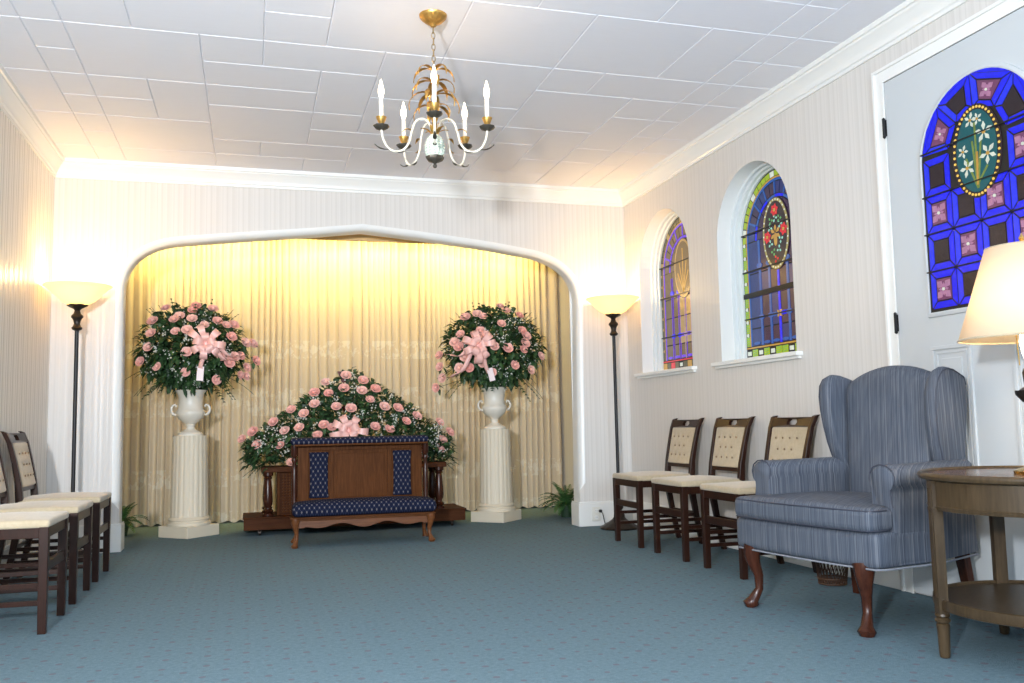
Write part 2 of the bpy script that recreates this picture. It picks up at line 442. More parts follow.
# chamfer + soffit
NC = 4
def prof(i, t):  # rounded corner from face (outer) to soffit
    a = t*pi/2; o_, q = OUT[i], IN[i]
    return (o_[0]+(q[0]-o_[0])*sin(a), D+.05*(1-cos(a)), o_[1]+(q[1]-o_[1])*sin(a))
for i in range(k-1):
    if .0 <= IN[i][1]:
        for c in range(NC):
            mb.add([prof(i, c/NC), prof(i+1, c/NC), prof(i+1, (c+1)/NC), prof(i, (c+1)/NC)], [(0,1,2,3)], 1)
        mb.add([prof(i, 1), prof(i+1, 1), (IN[i+1][0], D+TW, IN[i+1][1]), (IN[i][0], D+TW, IN[i][1])], [(0,1,2,3)], 1)
struct(mb.build('wall_back', [M['paper_x'], M['trim']], smooth=35, recalc=False, weld=True))

# left wall and rear wall
mb = MB(); mb.box(XL-.1, XL, YB, YA, 0, H+.02); struct(mb.build('wall_left', M['paper_l'], smooth=0))
mb = MB(); mb.box(XL-.1, XR+.1, YB-.1, YB, 0, H+.02); struct(mb.build('wall_front', M['paper_x'], smooth=0))
# alcove side/back walls
mb = MB(); mb.box(XL-.1, XR+.1, YA, YA+.1, 0, H+.02); struct(mb.build('wall_alcove', M['plaster'], smooth=0))

# right wall with two arched window recesses
WIN = [dict(c=5.095, g=5.06), dict(c=6.41, g=6.375)]
RZ0, RZS, RR, RD = 1.255, 2.092, .445, .17
mb = MB()
cuts = [YB]
for wd in WIN: cuts += [wd['c']-RR, wd['c']+RR]
cuts += [YA]
def quad(y0, y1, za0, za1, zb0, zb1, x=XR, mi=0):
    mb.add([(x, y0, za0), (x, y1, zb0), (x, y1, zb1), (x, y0, za1)], [(0,1,2,3)], mi)
for i in (0, 2, 4): quad(cuts[i], cuts[i+1], 0, H+.02, 0, H+.02)
NA = 28
for wd in WIN:
    c = wd['c']
    quad(c-RR, c+RR, 0, RZ0, 0, RZ0)
    arc = [(c-RR*cos(pi*i/NA), RZS+RR*sin(pi*i/NA)) for i in range(NA+1)]
    for a, b in zip(arc, arc[1:]): quad(a[0], b[0], a[1], H+.02, b[1], H+.02)
    loop = [(c-RR, RZ0)]+arc+[(c+RR, RZ0)]
    for a, b in zip(loop, loop[1:]+loop[:1]):
        mb.add([(XR, a[0], a[1]), (XR, b[0], b[1]), (XR+RD+.03, b[0], b[1]), (XR+RD+.03, a[0], a[1])], [(0,1,2,3)], 1)
mb.box(XR+.22, XR+.3, YB, YA, 0, H+.02, 1)
struct(mb.build('wall_right', [M['paper_y'], M['trim']], smooth=35, recalc=False))

# crown mouldings
CP = [(0, -.135), (.012, -.135), (.014, -.118), (.022, -.112), (.024, -.098), (.034, -.080), (.052, -.052), (.066, -.040), (.070, -.030), (.080, -.026), (.084, 0), (0, 0)]
def crown(name, p, q, inward):
    mb = MB(); p, q, n = Vector(p), Vector(q), Vector(inward)
    t = (q-p).normalized()
    vs = []
    for e, s in ((p, 1), (q, -1)):
        for a, z in CP: vs.append(tuple(e+n*a+t*s*a+Vector((0,0,z))))
    k = len(CP)
    mb.add(vs, [(i, (i+1) % k, k+(i+1) % k, k+i) for i in range(k)])
    return struct(mb.build(name, M['trim'], smooth=25))
z = H+.003
crown('trim_1', (XL, D, z), (XR, D, z), (0,-1,0))
crown('trim_2', (XL, YB, z), (XL, D, z), (1,0,0))
crown('trim_3', (XR, YB, z), (XR, D, z), (-1,0,0))
crown('trim_4', (XL, YB, z), (XR, YB, z), (0,1,0))
# baseboards
def base(name, boxes):
    mb = MB()
    for (x0, x1, y0, y1) in boxes: 
        mb.box(x0, x1, y0, y1, 0, .188)
        # small top bead
        mb.box(x0+.004 if x0 > XL+.01 else x0, x1-.004, y0+.004, y1-.002, .188, .202)
    return struct(mb.build(name, M['trim'], smooth=0, bevel=.004))
base('baseboard_left', [(XL, XL+.02, YB, D-.022)])
base('baseboard_right', [(XR-.02, XR, 3.84, D-.022)])
base('baseboard_front', [(XL+.02, XR-.02, YB, YB+.02)])
base('baseboard_back', [(XL, -.90, D-.022, D), (-.918, -.90, D, D+TW+.02), (2.625, XR, D-.022, D), (2.625, 2.645, D, D+TW+.02)])

# valance board hiding the cove lights
mb = MB(); mb.box(XL, XR, 7.62, 7.645, 2.452, H); struct(mb.build('trim_5', M['board'], smooth=0))

# ------------------------------------------------------------------ stained glass windows
LEAD = simple('lead_came', (.018,.017,.016), .45, .4)
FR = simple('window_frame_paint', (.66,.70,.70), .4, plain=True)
GC = {}
def gl(name, col, e):
    if name not in GC:
        n = NT('glass_'+name); nz = n.noise(26, detail=4, rough=.7)
        cc = n.mix(n.math('MULTIPLY', nz, .9), tuple(min(1, c*1.5) for c in col), tuple(c*.55 for c in col))
        n.set(Base_Color=tuple(c*.15 for c in col)+(1,), Roughness=.15, Emission_Strength=e)
        n.t.links.new(cc, n.b.inputs['Emission Color']); n.bump(nz, .2, .004)
        GC[name] = n.mat
    return GC[name]
PAL = {'blue': gl('blue', (.008,.012,.78), 1.0), 'blue2': gl('pale_blue', (.015,.03,.85), 1.0), 'dark': gl('smoked', (.018,.010,.014), 1.0),
       'pink': gl('pink', (.14,.045,.11), 1.0), 'pinkl': gl('light_pink', (.34,.16,.28), 1.0), 'teal': gl('teal', (.006,.085,.10), 1.0),
       'bead': gl('amber_bead', (.95,.50,.10), 1.0), 'white': gl('white', (.55,.60,.52), 1.0), 'stemg': gl('stem_green', (.14,.20,.05), 1.0), 'olive': gl('olive', (.30,.26,.10), .9),
       'navy': gl('navy', (.010,.022,.12), 1.0), 'red': gl('red', (.55,.02,.03), 1.0), 'lime': gl('lime', (.27,.38,.02), 1.0), 'plum': gl('plum', (.030,.014,.045), 1.0), 'sky': gl('sky_blue', (.010,.075,.30), 1.0),
       'gold': gl('gold', (.42,.24,.05), 1.0), 'green': gl('green', (.10,.33,.10), 1.0), 'violet': gl('violet', (.12,.04,.62), 1.0), 'mauve': gl('mauve', (.40,.26,.42), .9),
       'mint': gl('mint', (.25,.55,.45), 1.0), 'brown': gl('brown', (.13,.085,.03), .9), 'ochre': gl('ochre', (.36,.25,.10), .9), 'mesh': gl('dark_olive', (.085,.075,.035), .9)}
PN = list(PAL); PM = [PAL[k_] for k_ in PN]
class Glass:
    """panes laid on a lead plate in the plane X = x0 ; u runs towards -Y (to the right seen from the room), v is up"""
    def __init__(s, x0, yc, zc): s.x0, s.yc, s.zc = x0, yc, zc; s.mb = MB(); s.lv = 0
    def P(s, u, v, d): return (s.x0-d, s.yc-u, s.zc+v)
    def poly(s, pts, col, gap=.004, d=.003):
        cx = sum(p[0] for p in pts)/len(pts); cy = sum(p[1] for p in pts)/len(pts)
        n = len(pts); A = sum(pts[i][0]*pts[(i+1) % n][1]-pts[(i+1) % n][0]*pts[i][1] for i in range(n))
        if A < 0: pts = pts[::-1]
        out = []
        for i in range(n):
            a, b, c = Vector(pts[i-1]), Vector(pts[i]), Vector(pts[(i+1) % n])
            t1, t2 = (b-a), (c-b)
            if t1.length < 1e-7 or t2.length < 1e-7: out.append((b.x, b.y)); continue
            t1.normalize(); t2.normalize(); n1, n2 = Vector((-t1.y, t1.x)), Vector((-t2.y, t2.x))
            mm = n1+n2; l = mm.length
            if l < .2: out.append((b.x, b.y)); continue
            mm /= l; dd = gap/max(.45, mm.dot(n1)); q = b+mm*dd; out.append((q.x, q.y))
        # winding seen from the room (-X side)
        vs = [s.P(u, v, d) for u, v in out]+[s.P(u, v, 0) for u, v in out]
        s.mb.add(vs, [tuple(range(n))]+[(i, n+i, n+(i+1) % n, (i+1) % n) for i in range(n)], PN.index(col))
    def strip(s, a, b, wd, col, **kw):
        a, b = Vector(a), Vector(b); t = (b-a).normalized(); n = Vector((-t.y, t.x))*wd/2
        s.poly([tuple(a-n), tuple(b-n), tuple(b+n), tuple(a+n)], col, **kw)
    def disc(s, c, rx, ry, col, n=10, a0=0, **kw):
        s.poly([(c[0]+rx*cos(a0+2*pi*i/n), c[1]+ry*sin(a0+2*pi*i/n)) for i in range(n)], col, **kw)
    def petals(s, c, r, n, w_, col, a0=0, d=.006):
        for i in range(n):
            a = a0+2*pi*i/n; t = Vector((cos(a), sin(a))); nn = Vector((-t.y, t.x)); C = Vector(c)
            s.poly([tuple(C+t*r*.12), tuple(C+t*r*.6-nn*w_), tuple(C+t*r), tuple(C+t*r*.6+nn*w_)], col, gap=.0008, d=d)
def archpts(hw, z0, zs, n=20, cx=0):
    return [(cx-hw, z0)]+[(cx-hw*cos(pi*i/n), zs+hw*sin(pi*i/n)) for i in range(n+1)]+[(cx+hw, z0)]
def lead_plate(g, outline, name, parent, d=.0):
    mb = MB(); n = len(outline); 
    vs = [g.P(u, v, d) for u, v in outline]+[g.P(u, v, -.008) for u, v in outline]
    mb.add(vs, [tuple(range(n)), tuple(reversed(range(n, 2*n)))]+[(i, n+i, n+(i+1) % n, (i+1) % n) for i in range(n)])
    return mb.build(name, LEAD, parent, smooth=0)
def bars(g, items, name, parent, d=.012, wd=.008):
    mb = MB()
    for (u0, v0, u1, v1, ww) in items:
        a, b = Vector((u0, v0)), Vector((u1, v1)); t = (b-a).normalized(); n = Vector((-t.y, t.x))*ww/2
        q = [a-n, b-n, b+n, a+n]
        mb.hexa([g.P(p.x, p.y, .002) for p in q], [g.P(p.x, p.y, d) for p in q])
    return mb.build(name, LEAD, parent, smooth=0)
def lily(g, c, r, a0):
    g.petals(c, r, 5, r*.22, 'white', a0, d=.009); g.disc(c, r*.18, r*.18, 'gold', 6, gap=0, d=.011)
def flowercell(g, pts, flower):
    c = (sum(p[0] for p in pts)/4, sum(p[1] for p in pts)/4)
    inn = [(c[0]+(p[0]-c[0])*.56, c[1]+(p[1]-c[1])*.58) for p in pts]
    for i in range(4):
        j = (i+1) % 4; g.poly([pts[i], pts[j], inn[j], inn[i]], 'blue2' if i == 3 else 'blue', .0042)
    g.poly(inn, 'pink' if flower else 'dark', .003)
    if flower:
        h = (Vector(inn[1])-Vector(inn[0])).length/2; a = math.atan2(inn[1][1]-inn[0][1], inn[1][0]-inn[0][0])
        g.petals(c, h*1.25, 4, h*.42, 'pinkl', a+pi/4); g.petals(c, h*.7, 4, h*.16, 'pinkl', a)
        g.disc(c, h*.16, h*.16, 'white', 6, gap=0, d=.009)

def door_glass(parent):
    g = Glass(3.094, 3.158, 1.345); hw, zs = .342, .70
    out = archpts(hw, 0, zs, 28)
    lead_plate(g, out, 'leading', parent)
    bo = .012; cw = (2*hw-2*bo)/4; ch = (zs+.03-bo)/4
    for j in range(4):
        for i in range(4):
            u0 = -hw+bo+cw*i; v0 = bo+ch*j; pts = [(u0, v0), (u0+cw, v0), (u0+cw, v0+ch), (u0, v0+ch)]
            if j >= 3 and i in (1, 2): continue
            flowercell(g, pts, (i+j) % 2 == 0)
    Ro, Ri = hw-.008, .165; C = (0, zs)
    angs = [172, 130, 90, 50, 8]; fl = [True, False, True, False] 
    angs = [173, 131.5, 90, 48.5, 7]
    angs = [176, 132, 93, 48, 4]
    for t_, (a, b) in enumerate(zip(angs, angs[1:])):
        a, b = radians(a), radians(b); mid = (a+b)/2
        P_ = lambda an, r: (C[0]+r*cos(an), C[1]+.03+(r-.0)*sin(an)*.955)
        # two-segment outer arc kept as a 4-gon plus a sliver
        pts = [P_(a, Ri), P_(b, Ri), P_(b, Ro), P_(a, Ro)]
        sl = [P_(a, Ro), P_(mid, Ro), P_(b, Ro)]
        flowercell(g, [pts[3], pts[2], pts[1], pts[0]] if False else pts, t_ % 2 == 0)
        g.poly([sl[2], sl[1], sl[0]], 'blue', .0025)
    # medallion
    mc = (0, .685); ra, rb = .138, .208
    g.disc(mc, ra+.004, rb+.004, 'dark', 40, gap=0, d=.0045)
    g.disc(mc, ra-.022, rb-.022, 'teal', 36, gap=0, d=.006)
    for i in range(44):
        a = 2*pi*i/44; g.disc((mc[0]+(ra-.010)*cos(a), mc[1]+(rb-.010)*sin(a)), .0062, .0062, 'bead', 6, gap=0, d=.008)
    for a, b in (((0, -.17), (-.02, .05)), ((0, -.17), (.03, .04)), ((0, -.17), (-.06, -.02)), ((.0, -.17), (.0, .13)), ((0, -.15), (.06, -.08))):
        g.strip((mc[0]+a[0], mc[1]+a[1]), (mc[0]+b[0], mc[1]+b[1]), .012, 'stemg', gap=.001, d=.008)
    g.strip((0, .53), (.005, .68), .012, 'gold', gap=.001, d=.0095)
    for c, r, a in (((.050, .755), .040, .3), ((.065, .655), .040, .8), ((-.055, .62), .036, 1.9), ((-.075, .70), .026, 2.4), ((-.022, .83), .030, 1.3), ((.018, .825), .024, 1.8)):
        lily(g, c, r*1.25, a)
    g.mb.build('stained_glass', PM, parent, smooth=0, recalc=False)
    bars(g, [(-hw, .0+ch*k_+bo, hw, ch*k_+bo, .006) for k_ in (1, 2, 3)]+[(-hw*.99, .76, hw*.99, .76, .006)], 'support_bar', parent)

def chapel_window(idx, wd, style):
    c, gc = wd['c'], wd['g']
    root = thing('window_%d' % idx, None, None, (0,0,0)); struct(root)
    hw, zb, zs = .43, 1.275, 2.07
    g = Glass(XR+RD, gc, zb); ZS = zs-zb
    # moulded white frame ring between reveal and glass
    mb = MB(); n = 28
    ro = [(c+RR-.001, RZ0)]+[(c+RR*cos(pi*i/n), RZS+RR*sin(pi*i/n)) for i in range(n+1)]+[(c-RR+.001, RZ0)]
    def ring(k_): # blend reveal->glass
        gi = [(gc+hw, RZ0)]+[(gc+hw*cos(pi*i/n), zs+hw*sin(pi*i/n)) for i in range(n+1)]+[(gc-hw, RZ0)]
        return [(a[0]*(1-k_)+b[0]*k_, a[1]*(1-k_)+b[1]*k_) for a, b in zip(ro, gi)]
    lay = [(0, XR+.10), (.35, XR+.105), (.4, XR+.125), (.75, XR+.13), (.8, XR+.15), (1.0, XR+.155), (1.0, XR+RD+.005)]
    R_ = []
    for k_, x in lay: R_.append([(x, y, z_) for y, z_ in ring(k_)])
    m_ = len(R_[0]); vs = [p for r in R_ for p in r]
    mb.add(vs, [(a*m_+i, a*m_+i+1, (a+1)*m_+i+1, (a+1)*m_+i) for a in range(len(lay)-1) for i in range(m_-1)])
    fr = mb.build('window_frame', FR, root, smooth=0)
    mb = MB(); mb.box(XR-.045, XR+RD+.01, c-RR-.06, c+RR+.08, 1.232, 1.258); mb.box(XR-.022, XR+.001, c-RR-.045, c+RR+.065, 1.214, 1.232)
    mb.build('window_sill', M['trim'], root, smooth=0, bevel=.003)
    out = archpts(hw, 0, ZS, 28); lead_plate(g, out, 'leading', root)
    B = .062
    def P_(an, r): return (r*cos(an), ZS+r*sin(an))
    if style == 'bright':
        bc, acc, fld, ln = 'lime', 'white', 'plum', 'sky'
    else:
        bc, acc, fld, ln = 'mesh', 'ochre', 'brown', 'violet'
    # bottom border
    nb = 12; cw = 2*hw/nb
    for i in range(nb):
        u0 = -hw+cw*i
        col = acc if i in (0, 2, 4, 7, 9, 11) else bc
        if style != 'bright': col = ['gold', 'mesh', 'red', 'mesh', 'white', 'mesh'][i % 6]
        g.poly([(u0, .006), (u0+cw, .006), (u0+cw, .062), (u0, .062)], col, .0035 if col != 'white' else .014)
        if col == 'lime': 
            for q in range(3): g.strip((u0+.01, .018+.016*q), (u0+cw-.01, .026+.016*q), .003, 'green', gap=0, d=.006)
    g.poly([(-hw, .064), (hw, .064), (hw, .078), (-hw, .078)], 'gold' if style == 'bright' else 'red', .002)
    # side borders
    ns = 8; v0, v1 = .08, ZS
    for sd in (-1, 1):
        for i in range(ns):
            a, b = v0+(v1-v0)*i/ns, v0+(v1-v0)*(i+1)/ns
            x0, x1 = sd*(hw-.008), sd*(hw-B+.012)
            g.poly([(x0, a), (x0, b-.018), (x1, b-.018), (x1, a)], bc, .003)
            g.poly([(x0, b-.018), (x0, b), (x1, b), (x1, b-.018)], 'dark', .001); g.disc(((x0+x1)/2, b-.009), .014, .012, acc, 8, gap=0, d=.006)
            if style == 'bright':
                for q in range(4): g.strip((x0, a+.012+.016*q), (x1, a+.018+.016*q), .003, 'green', gap=0, d=.006)
        g.poly([(sd*(hw-B+.012), v0), (sd*(hw-B+.012), v1), (sd*(hw-B), v1), (sd*(hw-B), v0)], 'gold', .0015)
        g.poly([(sd*(hw-B), v0), (sd*(hw-B), v1), (sd*(hw-B-.018), v1), (sd*(hw-B-.018), v0)], ln, .0015)
    na = 24
    for i in range(na):
        a, b = pi*i/na, pi*(i+1)/na
        g.poly([P_(a, hw-B+.012), P_(a, hw-.006), P_(b, hw-.006), P_(b, hw-B+.012)], acc if i % 5 == 2 else bc, .004)
        g.poly([P_(a, hw-B), P_(a, hw-B+.012), P_(b, hw-B+.012), P_(b, hw-B)], 'gold', .0012)
        g.poly([P_(a, hw-B-.018), P_(a, hw-B), P_(b, hw-B), P_(b, hw-B-.018)], ln, .0012)
    # field of the arch: wedges and a second ring
    r1, r2_ = hw-B-.020, hw-B-.105
    for i in range(8):
        a, b = pi*i/8, pi*(i+1)/8; mid = (a+b)/2
        for p, q in ((a, mid), (mid, b)):
            g.poly([P_(p, r2_), P_(p, r1), P_(q, r1), P_(q, r2_)], ('navy' if i % 2 else 'plum') if style == 'bright' else fld, .0042)
            g.poly([P_(p, r2_-.022), P_(p, r2_), P_(q, r2_), P_(q, r2_-.022)], 'blue' if style == 'bright' and i % 2 else ln, .002)
        if i: g.strip(P_(a, r2_), P_(a, r1), .018, ln, gap=.002, d=.006)
    for i in range(8):
        a, b = pi*i/8, pi*(i+1)/8
        g.poly([(0, ZS), P_(a, r2_-.024), P_(b, r2_-.024)], fld, .0025)
    # lower field: mullioned panes
    U = hw-B-.018; cols = [-U, -U*.62, -U*.30, 0, U*.30, U*.62, U]; rows = [.08, .20, .42, ZS-.22, ZS]
    for i in range(6):
        for j in range(4):
            a, b, c_, d_ = cols[i], cols[i+1], rows[j], rows[j+1]
            g.poly([(a, c_), (b, c_), (b, d_), (a, d_)], fld if style != 'bright' else ('navy' if i in (0, 5) or (i+j) % 3 == 0 else 'plum'), .0045)
    if style != 'bright':
        for i in (2, 3):
            for j in (1, 2): g.poly([(cols[i], rows[j]), (cols[i+1], rows[j]), (cols[i+1], rows[j+1]), (cols[i], rows[j+1])], 'ochre', .004, d=.0045)
    for x in cols[1:-1]:
        if style == 'bright': g.strip((x, .08), (x, ZS), .026, 'blue' if abs(x) < .01 else 'sky', gap=.0015, d=.006)
        else:
            g.strip((x-.012, .08), (x-.012, ZS-.05), .007, 'violet' if x < -.08 else 'mauve', gap=.001, d=.006); g.strip((x+.012, .08), (x+.012, ZS-.05), .007, 'mauve' if x > 0 else 'violet', gap=.001, d=.006)
    for v_ in (.27, .62):
        for x in cols[1:-1]:
            g.disc((x, v_), .034, .020, 'blue' if style != 'bright' and x < 0 else ('sky' if style == 'bright' else 'mauve'), 8, gap=.001, d=.008)
        for sd in (-1, 1): g.strip((sd*.02, v_), (sd*.12, v_), .030, ('blue' if sd > 0 else 'sky') if style == 'bright' else 'violet', gap=.002, d=.007)
    if style == 'bright': g.petals((0, .27), .032, 4, .010, 'gold', pi/4, d=.011)
    for i in range(6): g.disc(((cols[i]+cols[i+1])/2, .098), .040, .012, 'sky' if style == 'bright' else 'violet', 8, gap=.001, d=.0085)
    # medallion
    mc = (0, ZS+.0); ra, rb = .150, .235
    g.disc(mc, ra+.006, rb+.006, 'dark', 40, gap=0, d=.0095)
    g.disc(mc, ra, rb, 'olive' if style == 'bright' else 'ochre', 40, gap=0, d=.0105)
    g.disc(mc, ra-.020, rb-.020, 'dark' if style == 'bright' else 'brown', 40, gap=0, d=.0115)
    for i in range(30):
        a = 2*pi*i/30; g.disc((mc[0]+(ra-.010)*cos(a), mc[1]+(rb-.010)*sin(a)), .006, .006, 'white' if style == 'bright' else 'gold', 6, gap=0, d=.0125)
    if style == 'bright':
        for cc_ in ((0, ZS+.155), (-.095, ZS-.01), (.095, ZS+.01)):
            g.petals(cc_, .045, 6, .016, 'red', .2, d=.0135); g.disc(cc_, .012, .012, 'gold', 6, gap=0, d=.015)
        g.petals((0, ZS), .062, 6, .014, 'gold', pi/2, d=.0135); g.disc((0, ZS-.04), .02, .045, 'gold', 8, gap=0, d=.0132)
        for cc_, cl in (((-.05, ZS+.09), 'green'), ((.05, ZS+.09), 'green'), ((-.06, ZS+.045), 'mint'), ((.055, ZS+.05), 'mint'), ((-.06, ZS-.06), 'mint'), ((.06, ZS-.05), 'mint'), ((-.03, ZS-.12), 'green'), ((.035, ZS-.11), 'mint'), ((0, ZS+.10), 'mint'), ((0, ZS-.17), 'red')):
            g.petals(cc_, .030, 3, .010, cl, cc_[0]*40, d=.013)
    else:
        for a, b in (((0, -.19), (0, .16)), ((0, -.19), (-.06, .05)), ((0, -.19), (.06, .05)), ((0, -.19), (-.09, -.03)), ((0, -.19), (.09, -.03))):
            g.strip((a[0], ZS+a[1]), (b[0], ZS+b[1]), .014, 'gold', gap=.001, d=.0130)
        for cc_, a in (((-.06, .08), 2.), ((.055, .06), .9), ((0, .15), 1.5), ((-.07, -.02), 2.2)): lily(g, (cc_[0], ZS+cc_[1]), .036, a)
    gg = g.mb.build('stained_glass', PM, root, smooth=0, recalc=False)
    hb = hw-.012; bl = [(-hb, ZS-.20, hb, ZS-.20, .010), (-hb, ZS+.06, hb, ZS+.06, .008), (-hb, .27, hb, .27, .008)]
    if style == 'bright': bl.append((-hb, .43, hb, .43, .034))
    bars(g, bl, 'support_bar', root, d=.016)
    return root
chapel_window(1, WIN[1], 'muted')
chapel_window(2, WIN[0], 'bright')

# ------------------------------------------------------------------ door in the right wall
def door():
    root = thing('door_1', None, None); struct(root)
    yL, yR, zt = 3.745, 2.635, 2.566
    mb = MB(); mb.box(3.102, 3.1235, yR+.004, yL-.004, .008, zt-.004)
    # centre and frame mouldings of two lower panels and the glass surround
    def frame(y0, y1, z0, z1, w_=.018, d=.010):
        for (a, b, c, e) in ((y0, y1, z0, z0+w_), (y0, y1, z1-w_, z1), (y0, y0+w_, z0+w_, z1-w_), (y1-w_, y1, z0+w_, z1-w_)):
            mb.box(3.102-d, 3.103, a, b, c, e)
    for (a, b) in ((3.275, 3.52), (2.80, 3.045)):
        frame(a, b, .44, 1.185); frame(a+.028, b-.028, .468, 1.157, .010, .006)
        mb.box(3.097, 3.103, a+.06, b-.06, .50, 1.125)
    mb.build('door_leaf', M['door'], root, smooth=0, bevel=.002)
    # surround moulding around the arched glass
    mb = MB(); n = 28; hw, zb, zs, cy = .342, 1.345, 2.045, 3.158
    o_ = [(cy+s*1, 0) for s in (0,)]
    def ol(off): return [(cy-hw-off, zb-off)]+[(cy-(hw+off)*cos(pi*i/n), zs+(hw+off)*sin(pi*i/n)) for i in range(n+1)]+[(cy+hw+off, zb-off)]
    lay = [(.022, 3.102), (.020, 3.092), (.006, 3.088), (0, 3.090), (0, 3.100)]
    L_ = [[(x, y, z_) for y, z_ in ol(of)] for of, x in lay]; k_ = len(L_[0])
    mb.add([p for r in L_ for p in r], [(a*k_+i, a*k_+(i+1) % k_, (a+1)*k_+(i+1) % k_, (a+1)*k_+i) for a in range(len(lay)-1) for i in range(k_)])
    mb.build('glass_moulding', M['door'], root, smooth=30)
    door_glass(root)
    for z_ in (2.325, 1.325, .30):
        h = MB(); h.tube([(3.090, yL-.002, z_-.045), (3.090, yL-.002, z_+.045)], .0075, 8); h.box(3.096, 3.102, yL-.010, yL, z_-.042, z_+.042)
        h.lathe([(.0, -.056), (.007, -.050), (.009, -.045), (0, -.044)], 8, (3.090, yL-.002, z_)); h.lathe([(.0, .044), (.009, .045), (.007, .050), (0, .056)], 8, (3.090, yL-.002, z_))
        h.build('hinge', M['black'], root)
    k = MB(); k.lathe([(.0, 0), (.026, 0), (.026, .006), (.010, .010), (.010, .035), (.026, .045), (.028, .058), (.018, .07), (0, .072)], 16)
    k.v = [(3.102-z_, 2.70+x, 1.0+y) for x, y, z_ in k.v]
    k.build('door_knob', M['brass'], root)
    # casing
    mb = MB()
    for (d, a, b) in ((.020, 0, .079), (.030, .062, .079), (.026, 0, .012)):
        mb.box(XR-d, XR, yL+a, yL+b, 0, zt+b); mb.box(XR-d, XR, yR-b, yR-a, 0, zt+b)
        mb.box(XR-d, XR, yR-a, yL+a, zt+a, zt+b)
    mb.build('door_casing', M['trim'], root, smooth=0, bevel=.002)
door()

# ------------------------------------------------------------------ curtain
def curtain():
    mb = MB(); rnd = random.Random(3); x = XL+.05; xs = []; 
    ph = 0; N = 760; X0, X1 = XL+.04, XR-.04; offs_ = []
    k = 0; t = 0
    ys = []
    per = .072
    for i in range(N+1):
        xx = X0+(X1-X0)*i/N
        ph += 2*pi*((X1-X0)/N)/per*(1+.45*sin(xx*5.1+1)*sin(xx*2.3)+.25*sin(xx*11.7))
        y = .024*sin(ph)*(1+.3*sin(xx*9)); y += .010*sin(2*ph+.7)+.012*sin(xx*3.1)
        xs.append(xx+.012*cos(ph)); ys.append(y)
    zz = [0.012, .05, .3, .7, 1.2, 1.8, 2.4, H-.01]
    vs = []
    for j, z_ in enumerate(zz):
        for i in range(N+1):
            amp = 1.0-.35*(z_/H); zb = z_ + (.010*sin(xs[i]*2*pi/.12) if j == 0 else 0)
            vs.append((xs[i]+(.004*sin(z_*3+i*.05)), 8.88+ys[i]*amp+.004*sin(z_*2.2+xs[i]*7), zb))
    fs = [(j*(N+1)+i, j*(N+1)+i+1, (j+1)*(N+1)+i+1, (j+1)*(N+1)+i) for j in range(len(zz)-1) for i in range(N)]
    mb.add(vs, fs)
    o = mb.build('curtain', M['curtain'], smooth=80, recalc=False)
    tag(o, 'full-width pleated cream lace curtain hanging across the back of the alcove', 'curtain')
curtain()

